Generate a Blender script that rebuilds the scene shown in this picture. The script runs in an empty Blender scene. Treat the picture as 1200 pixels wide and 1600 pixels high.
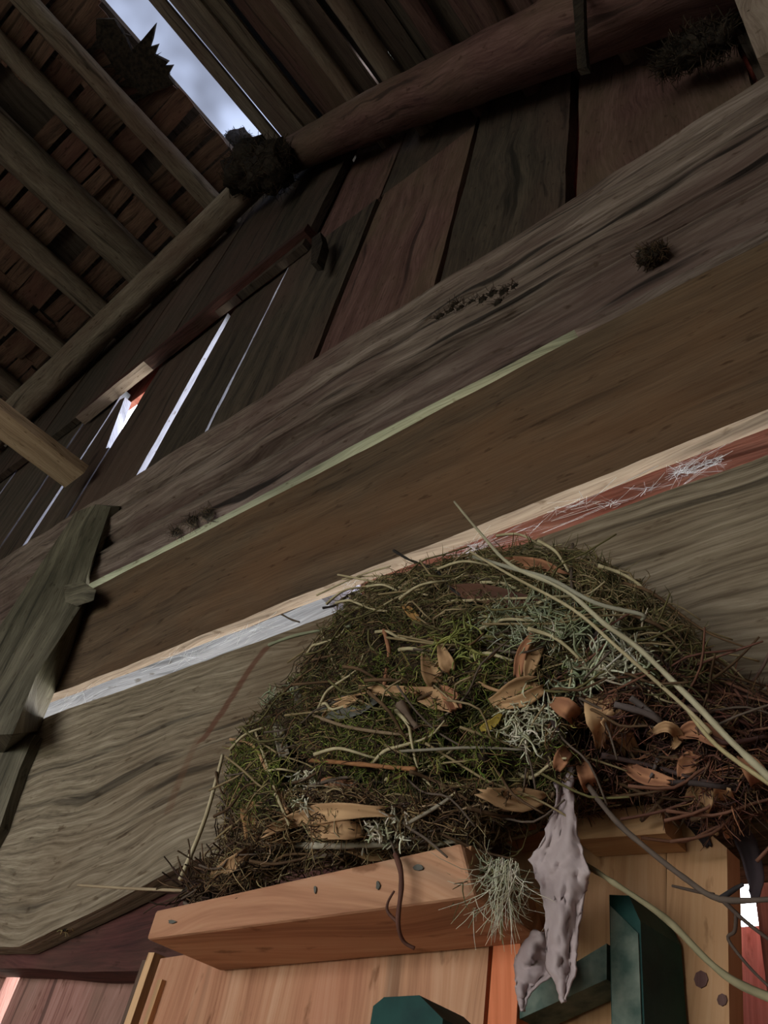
import bpy, bmesh, math, random
from mathutils import Vector, Matrix, noise
from mathutils.bvhtree import BVHTree

random.seed(7)
SC = bpy.context.scene
COL = SC.collection

# ------------------------------------------------------------------ camera
XA = Vector((0.75453146, -0.3348547, -0.56440641))   # world x,y,z expressed in (right, down, forward)
YA = Vector((0.63195911, 0.60262372, 0.48731134))
ZA = Vector((0.1769462, -0.72437351, 0.66631304))
CAM = Vector((0, -0.55, 1.6))
FPX = 1205.0
cd = bpy.data.cameras.new('camera')
cam = bpy.data.objects.new('camera', cd)
COL.objects.link(cam)
cd.sensor_fit = 'VERTICAL'
cd.sensor_height = 36.0
cd.lens = 36.0 * FPX / 1600.0
cd.clip_start = 0.02
m = Matrix.Identity(4)
for i, a in enumerate((XA, YA, ZA)):
    m[i][0], m[i][1], m[i][2] = a.x, -a.y, -a.z
    m[i][3] = CAM[i]
cam.matrix_world = m
SC.camera = cam

# ------------------------------------------------------------------ world (overcast sky), exposure
SKY = 11.0
w = bpy.data.worlds.new('sky')
SC.world = w
w.use_nodes = True
nt = w.node_tree
nt.nodes.clear()
wo = nt.nodes.new('ShaderNodeOutputWorld')
bg = nt.nodes.new('ShaderNodeBackground')
tc = nt.nodes.new('ShaderNodeTexCoord')
sx = nt.nodes.new('ShaderNodeSeparateXYZ')
rp = nt.nodes.new('ShaderNodeValToRGB')
rp.color_ramp.elements[0].position = 0.0
rp.color_ramp.elements[0].color = (0.94, 0.95, 1.0, 1)
rp.color_ramp.elements[1].position = 1.0
rp.color_ramp.elements[1].color = (0.84, 0.89, 1.0, 1)
nt.links.new(tc.outputs['Generated'], sx.inputs[0])
nt.links.new(sx.outputs['Z'], rp.inputs[0])
nt.links.new(rp.outputs[0], bg.inputs[0])
bg.inputs[1].default_value = SKY
nt.links.new(bg.outputs[0], wo.inputs[0])
SC.view_settings.view_transform = 'Standard'
SC.view_settings.look = 'None'
SC.view_settings.gamma = 1.0
SC.view_settings.use_curve_mapping = False
SC.view_settings.exposure = -0.18
try:
    SC.cycles.max_bounces = 10
    SC.cycles.diffuse_bounces = 7
    SC.cycles.sample_clamp_indirect = 6.0
    SC.cycles.use_denoising = True
except Exception:
    pass

# the open barn door behind the photographer: opening in the far wall, daylight portal
SOUTH, WEST, EAST = -4.6, -7.0, 0.62
DOOR = (-3.6, 0.1, 0.0, 2.35)       # x0, x1, z0, z1
pl = bpy.data.lights.new('door_daylight', 'AREA')
pl.shape = 'RECTANGLE'
pl.size, pl.size_y = DOOR[1] - DOOR[0], DOOR[3] - DOOR[2]
pl.cycles.is_portal = True
po = bpy.data.objects.new('door_daylight', pl)
COL.objects.link(po)
po.location = ((DOOR[0] + DOOR[1]) / 2, SOUTH - 0.05, (DOOR[2] + DOOR[3]) / 2)
po.rotation_euler = (math.radians(90), 0, 0)


def W(u, v, y):
    """point of the plane world-y = y seen at pixel (u, v) of the 1200x1600 frame"""
    c = Vector((u - 600, v - 800, FPX))
    r = Vector((XA.dot(c), YA.dot(c), ZA.dot(c)))
    return CAM + r * ((y - CAM.y) / r.y)


def ray(u, v):
    c = Vector((u - 600, v - 800, FPX))
    return Vector((XA.dot(c), YA.dot(c), ZA.dot(c))).normalized()


def pix(p):
    d = p - CAM
    r = XA * d.x + YA * d.y + ZA * d.z
    return 600 + FPX * r.x / r.z, 800 + FPX * r.y / r.z


# ------------------------------------------------------------------ materials
def new_mat(name):
    mt = bpy.data.materials.new(name)
    mt.use_nodes = True
    n = mt.node_tree
    n.nodes.clear()
    out = n.nodes.new('ShaderNodeOutputMaterial')
    b = n.nodes.new('ShaderNodeBsdfPrincipled')
    b.inputs['Roughness'].default_value = 0.85
    b.inputs['Specular IOR Level'].default_value = 0.2
    n.links.new(b.outputs[0], out.inputs[0])
    return mt, n, b


def lin(c):
    return tuple(((x / 255) / 12.92 if x / 255 <= 0.04045 else ((x / 255 + 0.055) / 1.055) ** 2.4) for x in c) + (1,)


def wood(name, dark, mid, light, along=1.6, across=34.0, rings=9.0, warp=0.10, wavemix=0.08, stain=None,
         stain_amt=0.5, stain_scale=2.5, crack=0.6, bump=0.4, rough=0.85, spots=None):
    mt, n, b = new_mat(name)
    N, L = n.nodes, n.links
    uv = N.new('ShaderNodeUVMap')
    oi = N.new('ShaderNodeObjectInfo')
    mul = N.new('ShaderNodeVectorMath'); mul.operation = 'SCALE'
    cmb = N.new('ShaderNodeCombineXYZ')
    cmb.inputs[0].default_value = 17.3; cmb.inputs[1].default_value = 9.1
    L.new(cmb.outputs[0], mul.inputs[0]); L.new(oi.outputs['Random'], mul.inputs['Scale'])
    add = N.new('ShaderNodeVectorMath'); add.operation = 'ADD'
    L.new(uv.outputs[0], add.inputs[0]); L.new(mul.outputs[0], add.inputs[1])
    # warp the coordinates so the grain wanders
    mw = N.new('ShaderNodeMapping'); mw.inputs['Scale'].default_value = (2.2, 5.0, 1)
    L.new(add.outputs[0], mw.inputs[0])
    nw = N.new('ShaderNodeTexNoise'); nw.inputs['Scale'].default_value = 1.0; nw.inputs['Detail'].default_value = 2.5
    L.new(mw.outputs[0], nw.inputs['Vector'])
    sub = N.new('ShaderNodeVectorMath'); sub.operation = 'SUBTRACT'; sub.inputs[1].default_value = (0.5, 0.5, 0.5)
    L.new(nw.outputs['Color'], sub.inputs[0])
    sc = N.new('ShaderNodeVectorMath'); sc.operation = 'SCALE'; sc.inputs['Scale'].default_value = warp
    L.new(sub.outputs[0], sc.inputs[0])
    a2 = N.new('ShaderNodeVectorMath'); a2.operation = 'ADD'
    L.new(add.outputs[0], a2.inputs[0]); L.new(sc.outputs[0], a2.inputs[1])
    def stretch(sx_, sy_, det, rg):
        mf = N.new('ShaderNodeMapping'); mf.inputs['Scale'].default_value = (sx_, sy_, 1)
        L.new(a2.outputs[0], mf.inputs[0])
        nf = N.new('ShaderNodeTexNoise'); nf.inputs['Scale'].default_value = 1.0
        nf.inputs['Detail'].default_value = det; nf.inputs['Roughness'].default_value = rg
        L.new(mf.outputs[0], nf.inputs['Vector'])
        return nf.outputs['Fac']
    g1 = stretch(along, across, 6, 0.7)
    g2 = stretch(along * 5, across * 7, 3, 0.6)
    gm = N.new('ShaderNodeMix'); gm.data_type = 'FLOAT'; gm.inputs[0].default_value = 0.5
    L.new(g1, gm.inputs[2]); L.new(g2, gm.inputs[3])
    wv = N.new('ShaderNodeTexWave'); wv.bands_direction = 'Y'
    wv.inputs['Scale'].default_value = rings; wv.inputs['Distortion'].default_value = 3.0
    wv.inputs['Detail'].default_value = 3; wv.inputs['Detail Scale'].default_value = 2.0; wv.inputs['Detail Roughness'].default_value = 0.7
    mwv = N.new('ShaderNodeMapping'); mwv.inputs['Scale'].default_value = (0.3, 1, 1)
    L.new(a2.outputs[0], mwv.inputs[0]); L.new(mwv.outputs[0], wv.inputs['Vector'])
    mx = N.new('ShaderNodeMix'); mx.data_type = 'FLOAT'; mx.inputs[0].default_value = wavemix
    L.new(gm.outputs[0], mx.inputs[2]); L.new(wv.outputs['Fac'], mx.inputs[3])
    r = N.new('ShaderNodeValToRGB')
    e = r.color_ramp.elements
    e[0].position = 0.36; e[0].color = lin(dark)
    e[1].position = 0.66; e[1].color = lin(light)
    k = e.new(0.5); k.color = lin(mid)
    L.new(mx.outputs[0], r.inputs[0])
    cur = r.outputs[0]
    if stain:
        ns = N.new('ShaderNodeTexNoise'); ns.inputs['Scale'].default_value = stain_scale
        ns.inputs['Detail'].default_value = 6; ns.inputs['Roughness'].default_value = 0.6
        ms = N.new('ShaderNodeMapping'); ms.inputs['Scale'].default_value = (0.7, 1.6, 1)
        L.new(add.outputs[0], ms.inputs[0]); L.new(ms.outputs[0], ns.inputs['Vector'])
        rs = N.new('ShaderNodeValToRGB')
        rs.color_ramp.elements[0].position = 0.45; rs.color_ramp.elements[0].color = (0, 0, 0, 1)
        rs.color_ramp.elements[1].position = 0.62; rs.color_ramp.elements[1].color = (stain_amt,) * 3 + (1,)
        L.new(ns.outputs['Fac'], rs.inputs[0])
        mm = N.new('ShaderNodeMix'); mm.data_type = 'RGBA'
        L.new(rs.outputs[0], mm.inputs[0]); L.new(cur, mm.inputs[6]); mm.inputs[7].default_value = lin(stain)
        cur = mm.outputs[2]
    # per-piece tone
    hv = N.new('ShaderNodeHueSaturation')
    mr = N.new('ShaderNodeMapRange'); mr.inputs['To Min'].default_value = 0.8; mr.inputs['To Max'].default_value = 1.15
    L.new(oi.outputs['Random'], mr.inputs[0]); L.new(mr.outputs[0], hv.inputs['Value'])
    L.new(cur, hv.inputs['Color']); cur = hv.outputs[0]
    # knots and specks
    for (kx, ky), p0, p1, dk in (((1.1, 3.6), .035, .075, .45), ((0, 0), 0, 0, 0)):
        if not dk:
            ms_ = N.new('ShaderNodeMapping'); ms_.inputs['Scale'].default_value = (26, 70, 1)
            L.new(add.outputs[0], ms_.inputs[0])
            vo = N.new('ShaderNodeTexNoise'); vo.inputs['Scale'].default_value = 1; vo.inputs['Detail'].default_value = 5
            L.new(ms_.outputs[0], vo.inputs['Vector']); fac = vo.outputs['Fac']; p0, p1, dk = .30, .38, .55
        else:
            ms_ = N.new('ShaderNodeMapping'); ms_.inputs['Scale'].default_value = (kx, ky, 1)
            L.new(a2.outputs[0], ms_.inputs[0])
            vo = N.new('ShaderNodeTexVoronoi'); vo.inputs['Scale'].default_value = 1
            L.new(ms_.outputs[0], vo.inputs['Vector']); fac = vo.outputs['Distance']
        rk = N.new('ShaderNodeValToRGB')
        rk.color_ramp.elements[0].position = p0; rk.color_ramp.elements[0].color = (dk, dk * .9, dk * .8, 1)
        rk.color_ramp.elements[1].position = p1; rk.color_ramp.elements[1].color = (1, 1, 1, 1)
        L.new(fac, rk.inputs[0])
        mk = N.new('ShaderNodeMix'); mk.data_type = 'RGBA'; mk.blend_type = 'MULTIPLY'; mk.inputs[0].default_value = 1
        L.new(cur, mk.inputs[6]); L.new(rk.outputs[0], mk.inputs[7]); cur = mk.outputs[2]
    # fine dark cracks along the grain
    mc = N.new('ShaderNodeMapping'); mc.inputs['Scale'].default_value = (1.6, 30, 1)
    L.new(a2.outputs[0], mc.inputs[0])
    nc = N.new('ShaderNodeTexNoise'); nc.inputs['Scale'].default_value = 1.0; nc.inputs['Detail'].default_value = 4
    L.new(mc.outputs[0], nc.inputs['Vector'])
    rc = N.new('ShaderNodeValToRGB')
    rc.color_ramp.elements[0].position = 0.33; rc.color_ramp.elements[0].color = (1 - crack,) * 3 + (1,)
    rc.color_ramp.elements[1].position = 0.40; rc.color_ramp.elements[1].color = (1, 1, 1, 1)
    L.new(nc.outputs['Fac'], rc.inputs[0])
    mq = N.new('ShaderNodeMix'); mq.data_type = 'RGBA'; mq.blend_type = 'MULTIPLY'; mq.inputs[0].default_value = 1
    L.new(cur, mq.inputs[6]); L.new(rc.outputs[0], mq.inputs[7])
    L.new(mq.outputs[2], b.inputs['Base Color'])
    hm = N.new('ShaderNodeMath'); hm.operation = 'MULTIPLY'
    L.new(gm.outputs[0], hm.inputs[0]); L.new(rc.outputs[0], hm.inputs[1])
    bp = N.new('ShaderNodeBump'); bp.inputs['Strength'].default_value = bump; bp.inputs['Distance'].default_value = 0.004
    L.new(hm.outputs[0], bp.inputs['Height']); L.new(bp.outputs[0], b.inputs['Normal'])
    b.inputs['Roughness'].default_value = rough
    return mt


def plain(name, c1, c2, scale=20.0, rough=0.85, bump=0.3, detail=6, dist=0.004, lo=0.35, hi=0.65):
    mt, n, b = new_mat(name)
    N, L = n.nodes, n.links
    t = N.new('ShaderNodeTexCoord')
    x = N.new('ShaderNodeTexNoise'); x.inputs['Scale'].default_value = scale; x.inputs['Detail'].default_value = detail
    L.new(t.outputs['Object'], x.inputs['Vector'])
    r = N.new('ShaderNodeValToRGB')
    r.color_ramp.elements[0].position = lo; r.color_ramp.elements[0].color = lin(c1)
    r.color_ramp.elements[1].position = hi; r.color_ramp.elements[1].color = lin(c2)
    L.new(x.outputs['Fac'], r.inputs[0]); L.new(r.outputs[0], b.inputs['Base Color'])
    bp = N.new('ShaderNodeBump'); bp.inputs['Strength'].default_value = bump; bp.inputs['Distance'].default_value = dist
    L.new(x.outputs['Fac'], bp.inputs['Height']); L.new(bp.outputs[0], b.inputs['Normal'])
    b.inputs['Roughness'].default_value = rough
    return mt


def strand_mat(name, rough=0.8):
    mt, n, b = new_mat(name)
    a = n.nodes.new('ShaderNodeVertexColor'); a.layer_name = 'Col'
    n.links.new(a.outputs[0], b.inputs['Base Color'])
    b.inputs['Roughness'].default_value = rough
    return mt


M = {}
M['low'] = wood('weathered_plank', (88, 77, 62), (132, 118, 98), (168, 154, 132), along=3.2, across=44, rings=22, warp=0.13,
                wavemix=0.08, stain=(98, 76, 54), stain_amt=0.6, stain_scale=1.6, crack=0.6, bump=0.8)
def streak(mat, p0, p1, half, col, amt):
    """a narrow drip stain between two uv points"""
    N, L = mat.node_tree.nodes, mat.node_tree.links
    b = [n for n in N if n.type == 'BSDF_PRINCIPLED'][0]
    old = b.inputs['Base Color'].links[0].from_socket
    uv = N.new('ShaderNodeUVMap')
    nz = N.new('ShaderNodeTexNoise'); nz.inputs['Scale'].default_value = 9; nz.inputs['Detail'].default_value = 3
    L.new(uv.outputs[0], nz.inputs['Vector'])
    sp = N.new('ShaderNodeSeparateXYZ'); L.new(uv.outputs[0], sp.inputs[0])
    def mth(op, a, b_=None, c=None):
        q = N.new('ShaderNodeMath'); q.operation = op
        for i, x in enumerate((a, b_, c)):
            if x is None:
                continue
            if isinstance(x, (int, float)):
                q.inputs[i].default_value = x
            else:
                L.new(x, q.inputs[i])
        return q.outputs[0]
    k = (p1[0] - p0[0]) / (p1[1] - p0[1])
    x = mth('SUBTRACT', sp.outputs[0], mth('MULTIPLY_ADD', sp.outputs[1], k, p0[0] - k * p0[1]))
    x = mth('ADD', x, mth('MULTIPLY_ADD', nz.outputs['Fac'], .03, -.015))
    f = mth('SUBTRACT', 1.0, mth('DIVIDE', mth('ABSOLUTE', x), half))
    lo, hi = min(p0[1], p1[1]), max(p0[1], p1[1])
    f = mth('MULTIPLY', mth('MAXIMUM', f, 0), mth('MULTIPLY', mth('GREATER_THAN', sp.outputs[1], lo), mth('LESS_THAN', sp.outputs[1], hi)))
    f = mth('MINIMUM', mth('MULTIPLY', f, amt * 2), amt)
    mm = N.new('ShaderNodeMix'); mm.data_type = 'RGBA'
    L.new(f, mm.inputs[0]); L.new(old, mm.inputs[6]); mm.inputs[7].default_value = lin(col)
    L.new(mm.outputs[2], b.inputs['Base Color'])


for (ua, va), (ub, vb), hw, cl_, am in [((420, 1012), (300, 1195), .012, (96, 56, 40), .75), ((300, 1180), (240, 1330), .012, (110, 76, 54), .35)]:
    qa, qb = W(ua, va, 0), W(ub, vb, 0)
    streak(M['low'], (qa.x + 7, qa.z - 1.775), (qb.x + 7, qb.z - 1.775), hw, cl_, am)
M['mid'] = wood('brown_plank', (66, 52, 40), (94, 76, 59), (118, 98, 77), along=2.6, across=40, rings=4, warp=0.08,
                wavemix=0.06, stain=(116, 82, 54), stain_amt=0.5, crack=0.35, bump=0.45)
M['beam'] = wood('hewn_beam_wood', (82, 68, 61), (130, 112, 102), (172, 154, 144), along=2.2, across=30, rings=6, warp=0.10,
                 wavemix=0.08, stain=(96, 70, 66), stain_amt=0.6, crack=0.85, bump=1.0)
M['gable'] = wood('old_gable_board', (50, 43, 37), (74, 64, 55), (96, 84, 72), along=2.2, across=26, rings=4,
                  stain=(92, 68, 60), stain_amt=0.5, stain_scale=1.2, bump=0.5)
M['redwood'] = wood('red_stained_wood', (68, 45, 42), (97, 69, 64), (122, 93, 86), along=2.2, across=24, rings=4,
                    stain=(102, 88, 68), stain_amt=0.5, stain_scale=2, bump=0.7)
M['redpaint'] = wood('faded_red_paint', (128, 52, 44), (168, 80, 70), (190, 116, 104), along=2.0, across=40, rings=3,
                     stain=(196, 140, 126), stain_amt=0.5, stain_scale=8, crack=0.5, bump=0.4)
M['pole'] = wood('peeled_pole', (88, 77, 66), (120, 107, 93), (150, 136, 120), along=2.4, across=20, rings=3,
                 stain=(104, 78, 66), stain_amt=0.5, stain_scale=1.8, bump=0.6)
M['shingle'] = wood('roof_shingle', (62, 48, 40), (100, 76, 62), (124, 98, 81), along=3, across=30, rings=4,
                    stain=(98, 62, 54), stain_amt=0.6, stain_scale=3, bump=0.5)
M['grey'] = wood('grey_weathered', (78, 72, 59), (114, 106, 89), (146, 137, 118), along=2.5, across=40, rings=5,
                 stain=(56, 54, 42), stain_amt=0.5, stain_scale=4, crack=0.6, bump=0.7)
M['edge'] = wood('pale_lilac_weathered_lit_edge', (112, 112, 122), (140, 140, 152), (166, 166, 178), along=2.5, across=60, rings=5, crack=0.5, bump=0.5)
M['under'] = wood('pale_green_lit_underside', (112, 111, 92), (142, 142, 118), (164, 163, 140), along=2.5, across=50, rings=5, crack=0.5, bump=0.4)
M['lath'] = wood('sawn_lath_wood', (140, 116, 92), (176, 150, 122), (196, 172, 144), along=2, across=40, rings=5, crack=0.3, bump=0.3)
M['pine'] = wood('orange_pine', (160, 112, 82), (198, 148, 112), (218, 174, 139), along=1.4, across=34, rings=6, warp=0.12,
                 wavemix=0.12, stain=(190, 122, 92), stain_amt=0.6, crack=0.4, bump=0.25, rough=0.7)
M['pine2'] = wood('brown_pine', (176, 132, 92), (212, 168, 122), (228, 188, 144), along=1.6, across=30, rings=6, warp=0.1,
                  wavemix=0.12, stain=(160, 108, 70), stain_amt=0.5, crack=0.3, bump=0.3, rough=0.75)
M['dustyred'] = wood('dusty_red_board', (116, 78, 68), (156, 112, 100), (180, 138, 126), along=2.4, across=24, rings=4, stain=(120, 100, 84), stain_amt=.6, stain_scale=5, bump=.6)
M['maroon'] = wood('dark_maroon_sill', (52, 32, 30), (78, 46, 42), (100, 62, 56), along=2, across=30, rings=4, stain=(70, 56, 44), stain_amt=.5, stain_scale=5, bump=.7)
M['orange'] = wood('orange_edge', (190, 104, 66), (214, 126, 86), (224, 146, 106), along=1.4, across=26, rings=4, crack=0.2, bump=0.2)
M['pinkred'] = wood('bleached_red_paint', (150, 88, 80), (186, 122, 114), (210, 158, 150), along=2.4, across=40, rings=3, stain=(200, 160, 152), stain_amt=.6, stain_scale=7, crack=.6, bump=.5)
M['pale'] = wood('pale_fresh_lit_wood', (128, 108, 96), (166, 144, 130), (190, 168, 154), along=2.5, across=50, rings=5, crack=0.4, bump=0.4)
M['green'] = plain('worn_green_paint', (16, 50, 46), (30, 72, 64), scale=40, rough=0.6, bump=0.3)
M['greengrey'] = plain('worn_grey_green_paint', (62, 82, 72), (120, 128, 114), scale=70, rough=0.75, bump=0.4)
M['floor'] = plain('earth_floor', (66, 56, 46), (94, 81, 67), scale=6)
M['ground'] = plain('gravel_yard', (148, 150, 130), (176, 176, 160), scale=3)
M['wallside'] = wood('side_wall_board', (70, 58, 46), (98, 84, 68), (120, 104, 86), bump=0.4)
M['deck'] = wood('roof_deck_wood', (46, 38, 32), (62, 52, 44), (78, 66, 56), bump=0.4)
M['strand'] = strand_mat('dry_fibre')
M['core'] = plain('nest_litter', (40, 30, 22), (78, 62, 42), scale=90, bump=1.0, dist=0.006)
M['dark'] = plain('dark_litter', (30, 24, 20), (58, 48, 38), scale=60, bump=1.0, dist=0.01)
M['rag'] = plain('grey_plastic_rag', (158, 140, 138), (196, 178, 174), scale=14, rough=0.55, bump=0.5, dist=0.003)
M['web'] = plain('cobweb_silk', (214, 214, 220), (236, 236, 240), scale=5, rough=0.6, bump=0)
M['mud'] = plain('grey_chip', (86, 84, 76), (104, 102, 94), scale=20)


# ------------------------------------------------------------------ builders
def link(name, me, mat=None, parent=None, smooth=False):
    o = bpy.data.objects.new(name, me)
    COL.objects.link(o)
    if mat is not None:
        me.materials.append(mat)
    if parent is not None:
        o.parent = parent
    if smooth:
        me.polygons.foreach_set('use_smooth', [True] * len(me.polygons))
    return o


def empty(name, loc=(0, 0, 0)):
    o = bpy.data.objects.new(name, None)
    o.empty_display_size = 0.05
    COL.objects.link(o)
    o.location = loc
    return o


def setting(o, label=None):
    o['kind'] = 'structure'
    if label:
        o['label'] = label
    return o


def tag(o, label, cat, group=None):
    o['label'] = label
    o['category'] = cat
    if group:
        o['group'] = group
    return o


def rebase(o):
    """move a parentless mesh's origin to the middle of its base"""
    vs = o.data.vertices
    c = Vector((sum(v.co.x for v in vs) / len(vs), sum(v.co.y for v in vs) / len(vs), min(v.co.z for v in vs)))
    o.data.transform(Matrix.Translation(-c))
    o.location = c
    return o


def n1(x, s):
    return noise.noise(Vector((x, s * 13.7, s * 3.1)))


def board(name, q, depth, mat, parent=None, nu=24, nv=6, amp=0.0, edge=0.0, freq=3.0, seed=0.0, depth2=None, top_depth=None,
          ends=0.0, lowf=None):
    """A plank: q = front face corners (left-bottom, right-bottom, right-top, left-top), depth = vector to the back face.
    Faces ripple by amp, long edges wander by edge.  depth2: other depth at the right end; top_depth: factor at the top."""
    a, b_, c, d = [Vector(p) for p in q]
    depth = Vector(depth)
    dr = Vector(depth2) if depth2 is not None else depth
    nrm = (b_ - a).cross(d - a).normalized()
    if nrm.dot(depth) > 0:
        nrm = -nrm
    up = (d - a).normalized()
    al = (b_ - a).normalized()
    ln, wd = (b_ - a).length, (d - a).length
    bm = bmesh.new()
    uvl = bm.loops.layers.uv.new('UVMap')
    F, B = [], []
    for i in range(nu + 1):
        s = i / nu
        rf, rb = [], []
        for j in range(nv + 1):
            t = j / nv
            p = (a * (1 - s) + b_ * s) * (1 - t) + (d * (1 - s) + c * s) * t
            if lowf:
                p = p + up * lowf(p.x) * (1 - t)
            if edge:
                e0 = edge * (n1(s * ln * freq, seed + 1) + 0.5 * n1(s * ln * freq * 3.1, seed + 2) + 0.3 * n1(s * ln * freq * 9, seed + 5))
                e1 = edge * (n1(s * ln * freq, seed + 3) + 0.5 * n1(s * ln * freq * 3.1, seed + 4) + 0.3 * n1(s * ln * freq * 9, seed + 6))
                p = p + up * (e0 * (1 - t) + e1 * t)
            if ends and i in (0, nu):
                p = p + al * ends * n1(t * wd * 30, seed + 7 + i)
            dv = (depth * (1 - s) + dr * s) * ((1 - t) + t * (top_depth if top_depth else 1))
            pb = p + dv
            if amp:
                p = p + nrm * amp * (noise.noise(Vector((s * ln * freq * 0.7, t * wd * freq * 2.4, seed * 7.7)))
                                     + 0.4 * noise.noise(Vector((s * ln * freq * 3, t * wd * freq * 9, seed * 7.7))))
            rf.append(bm.verts.new(p)); rb.append(bm.verts.new(pb))
        F.append(rf); B.append(rb)

    def quad(v, uvs):
        try:
            f = bm.faces.new(v)
        except ValueError:
            return
        for l, u in zip(f.loops, uvs):
            l[uvl].uv = u
    U = lambda i: i / nu * ln
    V = lambda j: j / nv * wd
    th = depth.length
    for i in range(nu):
        for j in range(nv):
            uvs = [(U(i), V(j)), (U(i + 1), V(j)), (U(i + 1), V(j + 1)), (U(i), V(j + 1))]
            quad([F[i][j], F[i + 1][j], F[i + 1][j + 1], F[i][j + 1]], uvs)
            quad([B[i][j + 1], B[i + 1][j + 1], B[i + 1][j], B[i][j]], [uvs[3], uvs[2], uvs[1], uvs[0]])
        quad([B[i][0], B[i + 1][0], F[i + 1][0], F[i][0]], [(U(i), -th), (U(i + 1), -th), (U(i + 1), 0), (U(i), 0)])
        quad([F[i][nv], F[i + 1][nv], B[i + 1][nv], B[i][nv]], [(U(i), wd), (U(i + 1), wd), (U(i + 1), wd + th), (U(i), wd + th)])
    for j in range(nv):
        quad([F[0][j], F[0][j + 1], B[0][j + 1], B[0][j]], [(0, V(j)), (0, V(j + 1)), (th, V(j + 1)), (th, V(j))])
        quad([B[nu][j], B[nu][j + 1], F[nu][j + 1], F[nu][j]], [(0, V(j)), (0, V(j + 1)), (th, V(j + 1)), (th, V(j))])
    bmesh.ops.recalc_face_normals(bm, faces=bm.faces)
    me = bpy.data.meshes.new(name)
    bm.to_mesh(me); bm.free()
    return link(name, me, mat, parent)


def faces_mat(o, mat, test):
    o.data.materials.append(mat)
    k = len(o.data.materials) - 1
    for p in o.data.polygons:
        if (test(p.normal) if test.__code__.co_argcount == 1 else test(p.normal, p.center)):
            p.material_index = k
    return o


def prism(name, front, back, mat, parent=None, ulen=None):
    """closed solid between two rings of points (same count)"""
    bm = bmesh.new()
    uvl = bm.loops.layers.uv.new('UVMap')
    f = [bm.verts.new(Vector(p)) for p in front]
    g = [bm.verts.new(Vector(p)) for p in back]
    n = len(f)
    bm.faces.new(f); bm.faces.new(g[::-1])
    for i in range(n):
        bm.faces.new([f[i], g[i], g[(i + 1) % n], f[(i + 1) % n]])
    bmesh.ops.recalc_face_normals(bm, faces=bm.faces)
    ax = Vector(ulen).normalized() if ulen else (Vector(front[1]) - Vector(front[0])).normalized()
    o1 = ax.orthogonal().normalized(); o2 = ax.cross(o1)
    for fc in bm.faces:
        nn = fc.normal
        s = o1 if abs(nn.dot(o2)) > abs(nn.dot(o1)) else o2
        for l in fc.loops:
            l[uvl].uv = (l.vert.co.dot(ax), l.vert.co.dot(s))
    me = bpy.data.meshes.new(name)
    bm.to_mesh(me); bm.free()
    return link(name, me, mat, parent)


def tube_into(bm, uvl, pts, radii, sides=6, col=None, cl=None, cap=True, wob=0.0, seed=0, squash=1.0, flat_dir=None):
    """sweep a ring along pts"""
    rings = []
    prev = None
    acc = 0.0
    L = []
    for i, p in enumerate(pts):
        if i:
            acc += (p - pts[i - 1]).length
        L.append(acc)
    for i, p in enumerate(pts):
        t = (pts[min(i + 1, len(pts) - 1)] - pts[max(i - 1, 0)])
        if t.length < 1e-9:
            t = Vector((0, 0, 1))
        t.normalize()
        if prev is None:
            x = flat_dir.copy() if flat_dir is not None else t.orthogonal()
        else:
            x = prev
        x = (x - t * x.dot(t))
        if x.length < 1e-6:
            x = t.orthogonal()
        x.normalize()
        prev = x
        y = t.cross(x)
        r = radii[i] if hasattr(radii, '__len__') else radii
        ring = []
        for k in range(sides):
            a = 2 * math.pi * k / sides
            rr = r
            if wob:
                rr = r * (1 + wob * noise.noise(Vector((math.cos(a) * 1.3 + seed * 5, math.sin(a) * 1.3, L[i] * 3.0 / max(r * 12, 0.02) * 0.3 + seed)))
                          + 0.35 * wob * noise.noise(Vector((math.cos(a) * 4 + seed, math.sin(a) * 4, L[i] * 9))))
            ring.append(bm.verts.new(p + x * math.cos(a) * rr + y * math.sin(a) * rr * squash))
        rings.append(ring)
    fs = []
    for i in range(len(rings) - 1):
        for k in range(sides):
            k2 = (k + 1) % sides
            f = bm.faces.new([rings[i][k], rings[i][k2], rings[i + 1][k2], rings[i + 1][k]])
            fs.append(f)
            if uvl is not None:
                r = radii[i] if hasattr(radii, '__len__') else radii
                c = 2 * math.pi * r
                vs = [(L[i], c * k / sides), (L[i], c * (k + 1) / sides), (L[i + 1], c * (k + 1) / sides), (L[i + 1], c * k / sides)]
                for l, u in zip(f.loops, vs):
                    l[uvl].uv = u
    if cap:
        fs.append(bm.faces.new(rings[0][::-1])); fs.append(bm.faces.new(rings[-1]))
        if uvl is not None:
            for f in fs[-2:]:
                for l in f.loops:
                    l[uvl].uv = (l.vert.co.x, l.vert.co.z)
    if cl is not None and col is not None:
        for f in fs:
            for l in f.loops:
                l[cl] = col
    for f in fs:
        f.smooth = True


def log(name, p0, p1, r0, r1, mat, parent=None, n=30, sides=18, wob=0.12, seed=0, bend=0.0):
    p0, p1 = Vector(p0), Vector(p1)
    pts, rad = [], []
    ln = (p1 - p0).length
    ax = (p1 - p0).normalized()
    side = ax.orthogonal().normalized(); sd2 = ax.cross(side)
    for i in range(n + 1):
        s = i / n
        pts.append(p0.lerp(p1, s) + side * bend * n1(s * ln * 0.8, seed + 1) + sd2 * bend * n1(s * ln * 0.8, seed + 2))
        rad.append(r0 + (r1 - r0) * s)
    bm = bmesh.new(); uvl = bm.loops.layers.uv.new('UVMap')
    tube_into(bm, uvl, pts, rad, sides, wob=wob, seed=seed)
    bmesh.ops.recalc_face_normals(bm, faces=bm.faces)
    me = bpy.data.meshes.new(name); bm.to_mesh(me); bm.free()
    return link(name, me, mat, parent)


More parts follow.
